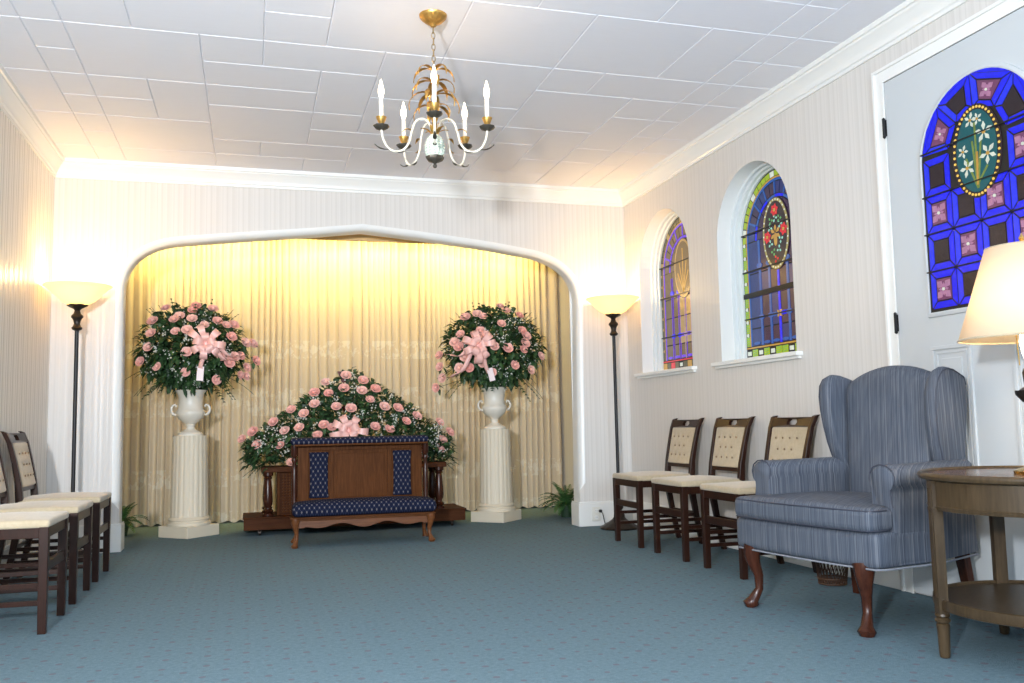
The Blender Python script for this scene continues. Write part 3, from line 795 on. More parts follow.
# ------------------------------------------------------------------ side chairs
def make_chair():
    t = thing('side_chair', 'x', 'chair', (0,0,0), 0, 'dark wood side chairs with cream upholstery along the walls')
    wd = M['mahogany']
    # seat pad: trapezoid, domed
    def fn(x, y, z_):
        k_ = 1-.10*(y+.22)/.44
        if z_ > 0: z_ += .018*(1-(x/.23)**2)*(1-(y/.23)**2)
        return (x*k_, y, z_)
    MB().rbox((0, -.005, .470), (.455, .45, .036), .014, 8, fn).build('seat', M['cream'], t, smooth=60, weld=True)
    mb = MB()   # apron
    mb.box(-.205, .205, -.222, -.200, .408, .456); mb.box(-.180, .180, .185, .205, .408, .456)
    for s in (-1, 1): mb.hexa([(s*.196, -.21, .408), (s*.218, -.21, .408), (s*.198, .20, .408), (s*.176, .20, .408)], [(s*.196, -.21, .456), (s*.218, -.21, .456), (s*.198, .20, .456), (s*.176, .20, .456)])
    mb.build('seat_rail', wd, t, smooth=0, bevel=.003)
    for s in (-1, 1):
        mb = MB(); mb.bar((s*.203, -.208, 0), (s*.205, -.208, .456), .034, .034, .040, .040); mb.build('leg', wd, t, smooth=0, bevel=.003)
    # back stile + rear leg in one curved post
    for s in (-1, 1):
        mb = MB(); path = [(.180, .268, 0, .032, .032), (.183, .235, .16, .032, .034), (.186, .205, .34, .034, .040), (.188, .200, .46, .034, .042), (.190, .210, .58, .032, .034), (.196, .232, .70, .030, .028), (.203, .258, .81, .030, .026), (.209, .285, .872, .034, .026), (.211, .300, .880, .034, .016)]
        secs = []
        for (x, y, z_, a, b) in path: secs += [(s*x-a/2, y-b/2, z_), (s*x+a/2, y-b/2, z_), (s*x+a/2, y+b/2, z_), (s*x-a/2, y+b/2, z_)]
        n = len(path)
        mb.add(secs, [(3,2,1,0), tuple(4*(n-1)+i for i in range(4))]+[(4*j+i, 4*j+(i+1) % 4, 4*j+4+(i+1) % 4, 4*j+4+i) for j in range(n-1) for i in range(4)])
        mb.build('leg', wd, t, smooth=35, bevel=.003)
    # crest rail with hand slot
    mb = MB(); W2, zb, zt_ = .194, .812, .868
    out = [(-W2, zb), (W2, zb), (W2, zt_), (.10, zt_+.006), (-.10, zt_+.006), (-W2, zt_)]
    hole = [(-.050, .840), (-.040, .825), (.040, .825), (.050, .840), (.034, .857), (-.034, .857)]
    O2 = [(-W2, .838), (-W2, zb), (W2, zb), (W2, .838), (W2, zt_), (-W2, zt_)]
    yq = lambda z_: .258+(z_-.81)*.42
    vs = []
    for dy in (-.011, .011):
        for p in O2+hole: vs.append((p[0], yq(p[1])+dy+.010*(1-(p[0]/W2)**2), p[1]))
    fs = []
    for i in range(6):
        j = (i+1) % 6
        fs += [(i, j, 6+j, 6+i), (12+j, 12+i, 18+i, 18+j), (i, 12+i, 12+j, j), (6+j, 18+j, 18+i, 6+i)]
    mb.add(vs, fs); mb.build('crest_rail', wd, t, smooth=0, bevel=.003)
    mb = MB(); y_ = .207; mb.hexa([(-.178, y_-.010, .530), (.178, y_-.010, .530), (.178, y_+.012, .530), (-.178, y_+.012, .530)], [(-.178, y_-.006, .556), (.178, y_-.006, .556), (.178, y_+.016, .556), (-.178, y_+.016, .556)])
    mb.build('back_rail', wd, t, smooth=0, bevel=.002)
    # upholstered back with tufts
    tuf = [(x, z_) for z_, row in ((.065, (-.105, -.035, .035, .105)), (.0, (-.07, 0, .07)), (-.065, (-.105, -.035, .035, .105))) for x in row]
    def fb(x, y, z_):
        if y < 0:
            d = min(sqrt((x-a)**2+(z_-b)**2) for a, b in tuf)
            y -= .012*(1-(x/.18)**2); y += .010*math.exp(-(d/.016)**2)
        zz_ = z_+.684
        return (x*(1+.06*(z_/.13)), y+.2365+(zz_-.684)*.24-.0, z_)
    MB().rbox((0, 0, .684), (.352, .030, .256), .010, 22, fb).build('backrest', M['cream'], t, smooth=60, weld=True)
    for a, b in tuf:
        mb = MB(); mb.lathe([(0, -.003), (.006, -.002), (.0065, .001), (0, .003)], 8)
        mb.v = [(x+a*(1+.06*b/.13), .2365+b*.24-.0265+z_, .684+b+y) for x, y, z_ in mb.v]
        mb.build('tufting_button', M['button'], t, smooth=40)
    for y0, y1, zz_ in ((-.208, .245, .12), (-.208, .218, .195)):
        for s in (-1, 1):
            mb = MB(); mb.hexa([(s*.194, y0, zz_), (s*.210, y0, zz_), (s*.190, y1, zz_), (s*.174, y1, zz_)], [(s*.194, y0, zz_+.022), (s*.210, y0, zz_+.022), (s*.190, y1, zz_+.022), (s*.174, y1, zz_+.022)])
            mb.build('stretcher', wd, t, smooth=0, bevel=.002)
    mb = MB(); mb.box(-.19, .19, -.219, -.201, .262, .306); mb.build('stretcher', wd, t, smooth=0, bevel=.003)
    mb = MB(); mb.box(-.17, .17, .222, .238, .20, .225); mb.build('stretcher', wd, t, smooth=0, bevel=.002)
    return t
ch = make_chair()
spots = [((2.775, 5.955), -90, 'dark wood side chair farthest from the blue wing chair, beside the right torchiere'),
         ((2.775, 5.290), -90, 'dark wood side chair in the middle of the three along the window wall'),
         ((2.775, 4.615), -90, 'dark wood side chair right behind the arm of the blue wing chair'),
         ((-1.072, 5.974), 90, 'dark wood side chair nearest the left torchiere, back by the left wall'),
         ((-1.072, 5.285), 90, 'dark wood side chair in the middle of the three along the left wall'),
         ((-1.072, 4.593), 90, 'dark wood side chair at the left edge, nearest the camera on the left wall')]
for i, ((x, y), a, lb) in enumerate(spots):
    c = ch if i == 0 else copy_tree(ch)
    c.location = (x, y, 0); c.rotation_euler = (0, 0, radians(a)); c['label'] = lb

# ------------------------------------------------------------------ wing chair
def cabriole(mb, x, y, h, sx, sy, k=1.0, foot=.034):
    """cabriole leg from floor to z=h, knee bulging outwards along (sx, sy)"""
    d = Vector((sx, sy, 0)).normalized()
    pr_ = [(0.0, .030, .026), (.06, .034, foot), (.13, .022, .024), (.30, -.004, .018), (.52, -.004, .021), (.72, .014, .029), (.86, .022, .037), (1.0, .012, .044)]
    pts = []; rs = []
    for t, o, r in pr_: pts.append((x+d.x*o*k, y+d.y*o*k, h*t)); rs.append(r*k)
    mb.tube(pts, rs, 10)
def wing_chair():
    t = thing('wing_chair', 'tall blue-grey striped wing chair on dark cabriole legs beside the round table', 'armchair', (2.664, 3.497, 0), radians(-80.3))
    fab = M['blue']
    hw = .40; yf, yb = -.40, .38
    # base box with bowed T front
    def fb(x, y, z_):
        y2 = y-.018*(1-(x/.44)**2) if y < 0 else y
        return (x*(1-.21*max(0, y+.05)/.32), y2, z_)
    MB().rbox((0, -.045, .335), (.84, .71, .145), .030, 8, fb).build('seat_base', fab, t, smooth=60, weld=True)
    pp = MB()
    ring = [(-.40, -.395), (-.2, -.412), (0, -.418), (.2, -.412), (.40, -.395), (.422, -.36), (.42, -.05), (.335, .285), (.31, .305), (-.31, .305), (-.335, .285), (-.42, -.05), (-.422, -.36)]
    pp.tube([(x, y, .264) for x, y in ring], .004, 6, closed=True); pp.build('piping', M['lpiping'], t)
    # cushion (T shape in front of the arms)
    def fc(x, y, z_):
        if y > -.135: x = max(-.285, min(.285, x*1.02)) if abs(x) > .285 else x
        if z_ > 0: z_ += .022*(1-(x/.42)**2)*(1-(y/.36)**2)
        y2 = y-.018*(1-(x/.42)**2) if y < -.1 else y
        return (x, y2, z_)
    MB().rbox((0, -.138, .452), (.815, .56, .095), .030, 16, fc).build('seat_cushion', fab, t, smooth=60, weld=True)
    for z_, dz in ((.490, 1), (.412, -1)):
        pp = MB(); fr = [(-.395, -.31), (-.409, -.33), (-.411, -.395), (-.395, -.424), (-.34, -.431), (-.2, -.443), (0, -.449), (.2, -.443), (.34, -.431), (.395, -.424), (.411, -.395), (.409, -.33), (.395, -.31)]
        fr = [(x*.982, y+.012) for x, y in fr]; pp.tube([(x, y, z_) for x, y in fr], .0035, 6); pp.build('piping', M['piping'], t)
    # inner back: slightly reclined, camel top
    def fk(x, y, z_):
        u = z_/.36
        x2 = x*(1.0+.10*u)
        if z_ > 0: z_ += .062*max(0, 1-(x/.26)**2)*(z_/.31)-.012
        x2 *= .84; yy = y+.10*(z_+.32)+ (-.022*(1-(x/.30)**2)*(1-(u*.6)**2) if y < 0 else 0)
        return (x2, yy, z_)
    MB().rbox((0, .175, .738), (.58, .11, .62), .045, 12, fk).build('backrest', fab, t, smooth=60, weld=True)
    yw = lambda y: y*.60+.085
    # outer wings
    for s in (-1, 1):
        # side outline of wing in (y, z): front edge S-curve, rolled top
        out = [(.13, .62), (.08, .665), (.040, .74), (.015, .82), (.000, .90), (.000, .97), (.020, 1.025), (.062, 1.058), (.12, 1.072), (.19, 1.068), (.27, 1.052), (.345, 1.035), (.372, 1.00), (.385, .90), (.375, .75), (.365, .60), (.36, .45), (.22, .52)]
        mb = MB(); n = len(out); cx_, cy_ = .2, .8
        lay = [(-.012, .92), (.0, .975), (.012, 1.0), (.034, 1.0), (.046, .975), (.056, .92)]
        vs = []
        for dx, k_ in lay:
            for (y, z_) in out:
                u = (z_-.62)/.45
                bx = .258+.034*u - .09*max(0, (y-.15)); y = yw(y)
                yy = yw(cx_)+(y-yw(cx_))*k_; zz_ = cy_+(z_-cy_)*k_
                vs.append((s*(bx+dx), yy, zz_))
        fs = [tuple(range(n)), tuple(reversed(range((len(lay)-1)*n, len(lay)*n)))]
        for j in range(len(lay)-1):
            for i in range(n): fs.append((j*n+i, j*n+(i+1) % n, (j+1)*n+(i+1) % n, (j+1)*n+i))
        mb.add(vs, fs); wg = mb.build('wing', fab, t, smooth=50)
        pp = MB(); pp.tube([(s*(.258+.034*(z_-.62)/.45-.09*max(0, y-.15)+.052), yw(cx_+(y-cx_)*.955), cy_+(z_-cy_)*.965) for y, z_ in out[1:13]], .003, 6); pp.build('piping', M['piping'], wg)
        # arm: side panel + scroll roll
        prof_ = [(.300, .40), (.298, .585), (.290, .61), (.293, .638), (.312, .660), (.345, .670), (.380, .666), (.408, .648), (.420, .620), (.414, .592), (.396, .575), (.394, .55), (.402, .50), (.412, .40), (.418, .275), (.30, .275)]
        mb = MB(); n = len(prof_); yy = [-.285, -.277, -.255, -.10, .10, .295]; kk = [.90, .975, 1, 1, 1, 1]
        vs = []
        for y, k_ in zip(yy, kk):
            for (x, z_) in prof_:
                dz = .0
                if z_ > .55: dz = -.004+.030*max(0, y)
                xx = .36+(x-.36)*k_; zz_ = .5+(z_-.5)*k_ if z_ > .5 else z_
                sp = 1-.20*max(0, y+.05)/.34
                vs.append((s*xx*sp, y, zz_+dz))
        fs = [tuple(range(n)), tuple(reversed(range((len(yy)-1)*n, len(yy)*n)))]
        for j in range(len(yy)-1):
            for i in range(n): fs.append((j*n+i, j*n+(i+1) % n, (j+1)*n+(i+1) % n, (j+1)*n+i))
        mb.add(vs, fs); ar = mb.build('armrest', fab, t, smooth=50)
        pp = MB(); pp.tube([(s*(.36+(x-.36)*.97), -.281, z_-.003) for x, z_ in prof_[1:13]], .0032, 6); pp.build('piping', M['piping'], ar)
    # outside back panel
    mb = MB(); mb.hexa([(-.31, .27, .275), (.31, .27, .275), (.31, .305, .275), (-.31, .305, .275)], [(-.255, .27, 1.03), (.255, .27, 1.03), (.255, .305, 1.03), (-.255, .305, 1.03)])
    mb.build('back_panel', fab, t, smooth=0, bevel=.01)
    for s in (-1, 1):
        mb = MB(); cabriole(mb, s*.318, -.362, .275, s*.7, -1, 1.05, .036); mb.build('leg', M['cherry'], t, smooth=60)
        mb = MB(); mb.bar((s*.32, .262, 0), (s*.30, .23, .275), .034, .034, .048, .044); mb.build('leg', M['cherry'], t, smooth=0, bevel=.003)
wing_chair()

# ------------------------------------------------------------------ round end table + lamp
def end_table():
    c = (2.72, 2.60); t = thing('end_table', 'round greyed walnut end table with lower shelf and fluted legs', 'table', (*c, 0))
    R0 = .40; wd = M['tablew']
    mb = MB(); mb.lathe([(0, .626), (R0-.02, .626), (R0-.004, .632), (R0, .640), (R0, .646), (R0-.004, .652), (R0-.010, .655), (R0-.014, .648), (R0-.03, .645), (0, .645)], 64, mi=0)
    for i in range(len(mb.m)): 
        pass
    mb.m = [1 if all(abs(mb.v[v][2]-.645) < .0005 for v in f) else 0 for f in mb.f]
    mb.build('tabletop', [wd, M['tabletop']], t, smooth=35)
    mb = MB(); mb.lathe([(R0-.045, .522), (R0-.030, .522), (R0-.026, .535), (R0-.030, .538), (R0-.030, .626), (R0-.050, .626)], 64, cap=False); mb.build('apron', wd, t, smooth=35)
    mb = MB(); mb.lathe([(0, .165), (R0-.045, .165), (R0-.030, .170), (R0-.026, .185), (R0-.028, .205), (R0-.034, .208), (R0-.040, .198), (0, .196)], 64); mb.build('shelf', wd, t, smooth=35)
    for k_ in range(4):
        a = radians(159-90*k_+(-0)); cx_, cy_ = (R0-.035)*cos(a), (R0-.035)*sin(a)
        mb = MB(); mb.M = Matrix.Translation((cx_, cy_, 0)) @ Matrix.Rotation(a, 4, 'Z')
        mb.box(-.016, .018, -.022, .022, .155, .626)
        for q in (-.012, 0, .012): mb.box(.018, .0215, q-.003, q+.003, .215, .60)
        mb.box(-.018, .021, -.024, .024, .52, .53)
        mb.lathe([(.012, 0), (.017, .004), (.019, .02), (.021, .09), (.023, .118), (.018, .122), (.026, .128), (.027, .136), (.020, .142), (.026, .148), (.024, .156)], 16, flute=lambda an, z_: 1-.07*(cos(an*8) > .2 and .02 < z_ < .11))
        mb.build('leg', wd, t, smooth=35)
    l = thing('table_lamp', 'brass table lamp with a lit cream drum-cone shade on the round table', 'lamp', (c[0], c[1], .645))
    mb = MB(); mb.lathe([(0, 0), (.078, 0), (.080, .010), (.066, .018), (.050, .022), (.030, .034), (.016, .05), (.012, .075), (.018, .085), (.012, .10), (.014, .20), (.020, .235), (.016, .25), (.012, .262), (.010, .32)], 32)
    mb.build('lamp_base', M['brass'], l, smooth=40)
    mb = MB(); mb.lathe([(.010, .252), (.034, .258), (.056, .285), (.058, .300), (.046, .300), (.024, .315), (.026, .325), (.030, .365), (.024, .38), (.012, .385)], 24); mb.build('socket', M['bronze'], l, smooth=40)
    mb = MB(); N = 96
    mb.lathe([(.230, .492), (.124, .825)], N, cap=False, flute=lambda an, z_: 1)
    sh = mb.build('lamp_shade', M['shade'], l, smooth=60, solid=.002)
    tr_ = MB(); tr_.tube([(.233*cos(2*pi*i/48), .233*sin(2*pi*i/48), .490) for i in range(48)], .004, 6, closed=True); tr_.build('shade_trim', M['cream'], sh)
    tr_ = MB(); tr_.tube([(.124*cos(2*pi*i/48), .124*sin(2*pi*i/48), .825) for i in range(48)], .003, 6, closed=True)
    tr_.build('shade_trim', M['cream'], sh)
    mb = MB(); mb.lathe([(.0, .39), (.014, .40), (.026, .44), (.032, .48), (.026, .515), (0, .53)], 16); mb.build('light_bulb', M['bulb'], l, smooth=60)
    mb = MB()
    for k_ in range(3):
        a = 2*pi*k_/3; mb.tube([(0, 0, .82), (.122*cos(a), .122*sin(a), .825)], .002, 5)
    mb.tube([(.05, 0, .39), (.06, 0, .55), (.04, 0, .8), (0, 0, .83), (-.04, 0, .8), (-.06, 0, .55), (-.05, 0, .39)], .002, 5); mb.lathe([(.004, .84), (.010, .86), (0, .88)], 10)
    mb.build('harp', M['brass'], l)
    lamp('table_lamp_light', 'POINT', (c[0], c[1], .645+.60), P_TABLE, (1, .78, .50), .05)
end_table()

# ------------------------------------------------------------------ torchieres
def torchiere():
    t = thing('torchiere', 'x', 'floor lamp', (0,0,0), 0, 'black torchiere floor lamps in the corners')
    mb = MB(); mb.lathe([(0, 0), (.155, 0), (.160, .010), (.150, .022), (.128, .030), (.118, .040), (.090, .052), (.060, .075), (.046, .092), (.044, .115), (.030, .13), (.022, .15), (.034, .165), (.036, .18), (.020, .20), (.014, .22)], 36, flute=lambda an, z_: 1+.03*cos(an*12)*(z_ < .06))
    mb.build('base', M['bronze'], t, smooth=40)
    mb = MB(); mb.lathe([(.0135, .21), (.0135, 1.575)], 16); mb.build('pole', M['black'], t, smooth=40)
    mb = MB(); mb.lathe([(.0135, 1.57), (.030, 1.578), (.036, 1.590), (.026, 1.602), (.020, 1.618), (.024, 1.64), (.030, 1.652), (.040, 1.664), (.038, 1.676), (.024, 1.690), (.018, 1.712), (.024, 1.722), (.060, 1.742), (.064, 1.752), (.050, 1.752), (0, 1.744)], 24, flute=lambda an, z_: 1+.10*cos(an*6)*(z_ > 1.73))
    mb.build('finial', M['bronze'], t, smooth=40)
    mb = MB(); n = 40; prof_ = [(.020, 1.748), (.060, 1.753), (.105, 1.778), (.145, 1.815), (.178, 1.850), (.205, 1.876), (.222, 1.884)]
    mb.lathe(prof_, n, cap=False, flute=lambda an, z_: 1+.012*cos(an*10)*(z_ > 1.82)); b = mb.build('glass_bowl', M['bowl'], t, smooth=60, solid=.004)
    mb = MB(); mb.lathe([(0, 1.752), (.016, 1.755), (.018, 1.79), (.012, 1.80), (.020, 1.815), (.022, 1.84), (.0, 1.862)], 12); mb.build('light_bulb', M['bulb'], t, smooth=60)
    return t
tl = torchiere()
for i, ((x, y), lb) in enumerate([((-1.170, 6.80), 'lit black torchiere standing in the left corner of the room'), ((2.878, 6.86), 'lit black torchiere standing in the right corner beside the side chairs')]):
    c = tl if i == 0 else copy_tree(tl)
    c.location = (x, y, 0); c['label'] = lb
    lamp('torchiere_light', 'POINT', (x, y, 1.93), P_TORCH, WARM, .06)

# ------------------------------------------------------------------ chandelier
def chandelier():
    C = (.846, 4.172); K = .979; t = thing('chandelier', 'five-arm candle chandelier with gilt palm fronds and white pineapple body on a chain', 'chandelier', (*C, .86*(1-K)))
    t.scale = (K, K, K)
    zc = (H-.86*(1-K))/K
    mb = MB(); mb.lathe([(0, zc-.062), (.012, zc-.060), (.018, zc-.050), (.034, zc-.042), (.052, zc-.028), (.062, zc-.016), (.068, zc-.010), (.070, zc)], 40, flute=lambda an, z_: 1+.05*cos(an*14)*(z_ < zc-.012))
    mb.build('canopy', M['gold'], t, smooth=40)
    mb = MB(); z_ = zc-.066; k_ = 0
    while z_ > 2.655:
        pts = []
        for i in range(14):
            a = 2*pi*i/14; u, v = .0085*cos(a), .0185*sin(a)
            pts.append((u, 0, z_-.010+v) if k_ % 2 else (0, u, z_-.010+v))
        mb.tube(pts, .0024, 6, closed=True); z_ -= .030; k_ += 1
    mb.build('chain', M['chain'], t, smooth=50)
    mb = MB(); mb.lathe([(.004, 2.655), (.009, 2.64), (.006, 2.62), (.006, 2.44), (.012, 2.42), (.010, 2.40), (.020, 2.385), (.012, 2.365), (.012, 2.30)], 14); mb.build('stem', M['gold'], t, smooth=40)
    # pineapple
    mb = MB(); prof_ = []
    N = 44
    for i in range(N+1):
        u = i/N; z0 = 2.168+.13*u; r = .047*sqrt(max(0, sin(pi*(.10+.86*u)))) ; prof_.append((max(r, .010), z0))
    mb.lathe(prof_, 84, flute=lambda an, z_: 1+.13*(cos(an*7+z_*230)*cos(an*7-z_*230)))
    mb.build('pineapple_body', M['pineapple'], t, smooth=20)
    mb = MB(); mb.lathe([(0, 2.128), (.008, 2.131), (.011, 2.140), (.006, 2.150), (.012, 2.156), (.034, 2.164), (.042, 2.176), (.044, 2.186), (.030, 2.182), (0, 2.18)], 24, flute=lambda an, z_: 1+.07*cos(an*8)*(z_ > 2.158)); mb.build('bottom_finial', M['darkleaf'], t, smooth=40)
    mb = MB()
    def blade(base, d, L, w_, curl, lift, mi=0, n=7):
        d = Vector(d).normalized(); sd = Vector((-d.y, d.x, 0)); B = Vector(base); vs = []
        for i in range(n+1):
            u = i/n; th = lift-curl*u; 
            if i == 0: p = B.copy()
            else: p = p+(d*cos(th)+Vector((0,0,1))*sin(th))*(L/n)
            ww = w_*sin(pi*min(1, .12+.88*u))*(1 if u < .98 else .1)
            ww = w_*(sin(pi*(.15+.85*u)))
            nrm = d*(-sin(th))+Vector((0,0,1))*cos(th)
            vs += [p+sd*ww, p+nrm*.003, p-sd*ww, p-nrm*.002]
        fs = []
        for i in range(n):
            for q in range(4): fs.append((4*i+q, 4*i+(q+1) % 4, 4*i+4+(q+1) % 4, 4*i+4+q))
        mb.add(vs, fs, mi)
    rnd = random.Random(5)
    for tier, (z0, n, L, lift) in enumerate(((2.625, 5, .125, 1.15), (2.565, 6, .15, 1.0), (2.50, 6, .16, .95), (2.44, 5, .13, .9))):
        for i in range(n):
            a = 2*pi*i/n+tier*.55+rnd.uniform(-.15, .15)
            blade((.006*cos(a), .006*sin(a), z0), (cos(a), sin(a), 0), L*rnd.uniform(.95, 1.2), .0135, 2.5, lift*.85)
    for i in range(6):
        a = 2*pi*i/6; blade((.012*cos(a), .012*sin(a), 2.29), (cos(a), sin(a), 0), .075, .012, 1.6, 1.45)
    mb.build('palm_fronds', M['gold'], t, smooth=40)
    RR_ = .270
    for i in range(5):
        a = radians(-90+16.25*-1+72*i+5); d = Vector((cos(a), sin(a), 0))
        arm = thing('candle_arm', None, None); del_ = arm
        pts2 = [(.010, 2.30), (.030, 2.355), (.062, 2.372), (.098, 2.352), (.118, 2.300), (.132, 2.245), (.160, 2.206), (.200, 2.192), (.238, 2.208), (.262, 2.250), (.270, 2.296)]
        # smooth by Catmull-Rom
        P_ = []
        for q in range(len(pts2)-1):
            p0 = pts2[max(q-1, 0)]; p1 = pts2[q]; p2 = pts2[q+1]; p3 = pts2[min(q+2, len(pts2)-1)]
            for s_ in range(4):
                u = s_/4; f = lambda A, B_, C_, D_: .5*((2*B_)+(-A+C_)*u+(2*A-5*B_+4*C_-D_)*u*u+(-A+3*B_-3*C_+D_)*u**3)
                P_.append((f(p0[0], p1[0], p2[0], p3[0]), f(p0[1], p1[1], p2[1], p3[1])))
        P_.append(pts2[-1])
        bpy.data.objects.remove(arm)
        mb2 = MB(); mb2.tube([(d.x*r, d.y*r, z_) for r, z_ in P_], .0058, 8)
        ao = mb2.build('arm', M['whitemetal'], t, smooth=50)
        mb = MB(); blade((d.x*.235, d.y*.235, 2.200), (d.x, d.y, 0), .075, .010, -1.0, -.3); blade((d.x*.215, d.y*.215, 2.192), (-d.x, -d.y, 0), .065, .010, -.6, -.25)
        mb.build('leaf', M['darkleaf'], ao, smooth=40)
        mb = MB(); blade((d.x*.112, d.y*.112, 2.30), (d.x, d.y, 0), .065, .010, 2.2, 1.1); blade((d.x*.125, d.y*.125, 2.26), (d.x, d.y, 0), .05, .009, -1.8, -1.3)
        mb.build('leaf', M['gold'], ao, smooth=40)
        cc = (d.x*RR_, d.y*RR_, 0)
        mb = MB(); mb.lathe([(0, 2.290), (.012, 2.292), (.030, 2.300), (.038, 2.310), (.037, 2.314), (.014, 2.314), (0, 2.313)], 24, cc, flute=lambda an, z_: 1+.05*cos(an*8)); mb.build('drip_pan', M['darkleaf'], ao, smooth=40)
        mb = MB(); mb.lathe([(.008, 2.312), (.011, 2.324), (.016, 2.330), (.023, 2.348), (.026, 2.356), (.020, 2.356), (.012, 2.350)], 20, cc); mb.build('candle_cup', M['gold'], ao, smooth=40)
        mb = MB(); mb.lathe([(.0108, 2.345), (.0108, 2.450), (.0, 2.452)], 16, cc); cn = mb.build('candle_sleeve', M['candle'], ao, smooth=40)
        mb = MB(); mb.lathe([(.006, 2.450), (.011, 2.462), (.0145, 2.480), (.0135, 2.498), (.008, 2.520), (.003, 2.540), (0, 2.548)], 14, cc); mb.build('flame_bulb', M['bulb'], cn, smooth=60)
        lamp('candle_light', 'POINT', (C[0]+K*cc[0], C[1]+K*cc[1], .86*(1-K)+K*2.50), P_CANDLE, WARM, .018)
chandelier()

# ------------------------------------------------------------------ pedestals and urns
def pedestal():
    t = thing('column_pedestal', 'x', 'pedestal', (0,0,0), 0, 'cream fluted column pedestals in the alcove')
    mb = MB(); mb.M = Matrix.Rotation(radians(45), 4, 'Z'); mb.box(-.168, .168, -.168, .168, 0, .092); mb.build('plinth', M['plaster'], t, smooth=0, bevel=.004)
    mb = MB(); mb.lathe([(.172, .092), (.176, .104), (.172, .118), (.160, .122), (.158, .130), (.166, .140), (.160, .152), (.152, .158)], 48); mb.build('base_moulding', M['plaster'], t, smooth=40)
    mb = MB(); prof_ = [(.150, .155), (.149, .18), (.137, .815), (.137, .822), (.0, .822)]
    mb.lathe(prof_, 160, flute=lambda an, z_: 1-.045*max(0, cos(an*20))**.7 if .17 < z_ < .818 else 1); mb.build('fluted_shaft', M['plaster'], t, smooth=40)
    return t
def urn():
    t = thing('urn', 'x', 'urn', (0,0,0), 0, 'white two-handled urns on the pedestals')
    mb = MB(); mb.lathe([(0, 0), (.098, 0), (.100, .012), (.088, .026), (.060, .040), (.036, .055), (.032, .075), (.040, .085), (.036, .092), (.062, .112), (.096, .140), (.112, .172), (.116, .196), (.110, .205), (.098, .225), (.094, .27), (.098, .32), (.110, .352), (.122, .368), (.124, .376), (.116, .378), (.100, .35), (.088, .30), (.088, .24), (0, .22)], 44)
    mb.build('body', M['urn'], t, smooth=50)
    for s in (-1, 1):
        mb = MB(); pts = [(.112, .170), (.135, .178), (.150, .200), (.152, .228), (.140, .250), (.122, .258), (.112, .246), (.118, .236)]
        mb.tube([(s*x, 0, z_) for x, z_ in pts], [.011, .012, .012, .011, .010, .009, .008, .006], 8); mb.build('handle', M['urn'], t, smooth=60)
    return t
pd, ur = pedestal(), urn()
PX = [(-.487, 7.95, 'left'), (2.128, 7.92, 'right')]
for i, (x, y, sd) in enumerate(PX):
    p = pd if i == 0 else copy_tree(pd); q = ur if i == 0 else copy_tree(ur)
    p.location = (x, y, 0); q.location = (x, y, .822)
    p['label'] = 'cream fluted column pedestal standing in the %s half of the alcove' % sd
    q['label'] = 'white two-handled urn on the %s column, holding the %s ball of roses' % (sd, sd)

# ------------------------------------------------------------------ flowers
def rose_mesh():
    mb = MB(); rnd = random.Random(9)
    for ring, (n, R, h, tilt, w_) in enumerate(((3, .008, .030, -.15, .016), (4, .015, .032, .10, .020), (5, .021, .034, .30, .023), (5, .027, .030, .55, .025))):
        for i in range(n):
            a = 2*pi*i/n+ring*.7+rnd.uniform(-.1, .1); vs = []
            for j in range(4):
                v = j/3
                rr = R*.45+R*.55*v**.6+h*tilt*v*v*.7; zz_ = h*v*(1-.25*tilt*v)-ring*.002
                if j == 3: rr += .004; zz_ -= .003*ring*.5
                for k_ in range(5):
                    u = (k_-2)/2; aa = a+u*w_/(R+.004)*(.62+.38*sin(pi*min(v, .75))); vs.append((rr*(1-.06*u*u)*cos(aa), rr*(1-.06*u*u)*sin(aa), zz_-.005*u*u*v))
            mb.add(vs, [(j*5+k_, j*5+k_+1, (j+1)*5+k_+1, (j+1)*5+k_) for j in range(3) for k_ in range(4)])
    mb.lathe([(0, -.008), (.010, -.004), (.016, .006), (.014, .022), (.006, .030), (0, .031)], 8)
    return mb
RB = rose_mesh()
ROSE = RB.build('rose', M['rose'], smooth=60); ROSE_ME = ROSE.data; bpy.data.objects.remove(ROSE)
def leaf(mb, p, d, L, w_, droop=.3, mi=0):
    d = Vector(d).normalized(); s_ = d.cross(Vector((0,0,1))); s_ = s_.normalized() if s_.length > .05 else Vector((1,0,0)); n = s_.cross(d); p = Vector(p)
    a = p; b = p+d*L*.45+n*.012*L/.08; c = p+d*L-Vector((0,0,1))*droop*L
    mb.add([a, b+s_*w_-n*w_*.3, c, b-s_*w_-n*w_*.3, b, a+d*L*.2+s_*w_*.6, a+d*L*.2-s_*w_*.6, a+d*L*.76+s_*w_*.7-Vector((0,0,1))*droop*L*.5, a+d*L*.76-s_*w_*.7-Vector((0,0,1))*droop*L*.5],
           [(0, 5, 4), (0, 4, 6), (5, 1, 4), (6, 4, 3), (1, 7, 4), (3, 4, 8), (7, 2, 4), (8, 4, 2)], mi)
def frond(mb, p, d, L, droop, w_=.05, n=12, mi=0):
    d = Vector(d).normalized(); p = Vector(p); pts = [p]; v = d.copy()
    for i in range(n):
        v = (v-Vector((0,0,1))*droop/n).normalized(); pts.append(pts[-1]+v*(L/n))
        s_ = v.cross(Vector((0,0,1))); s_ = s_.normalized() if s_.length > .05 else Vector((1,0,0))
        ww = w_*sin(pi*(.15+.8*i/n)); q = pts[-1]
        for sd in (-1, 1):
            tip = q+s_*sd*ww+v*ww*.35-Vector((0,0,1))*ww*.15
            mb.add([q-v*.006, q+v*.008, tip, q+s_*sd*ww*.5-v*.004+v*ww*.1], [(0,1,2), (0,2,3)], mi)
    mb.tube(pts, .0018, 4, mi=mi)
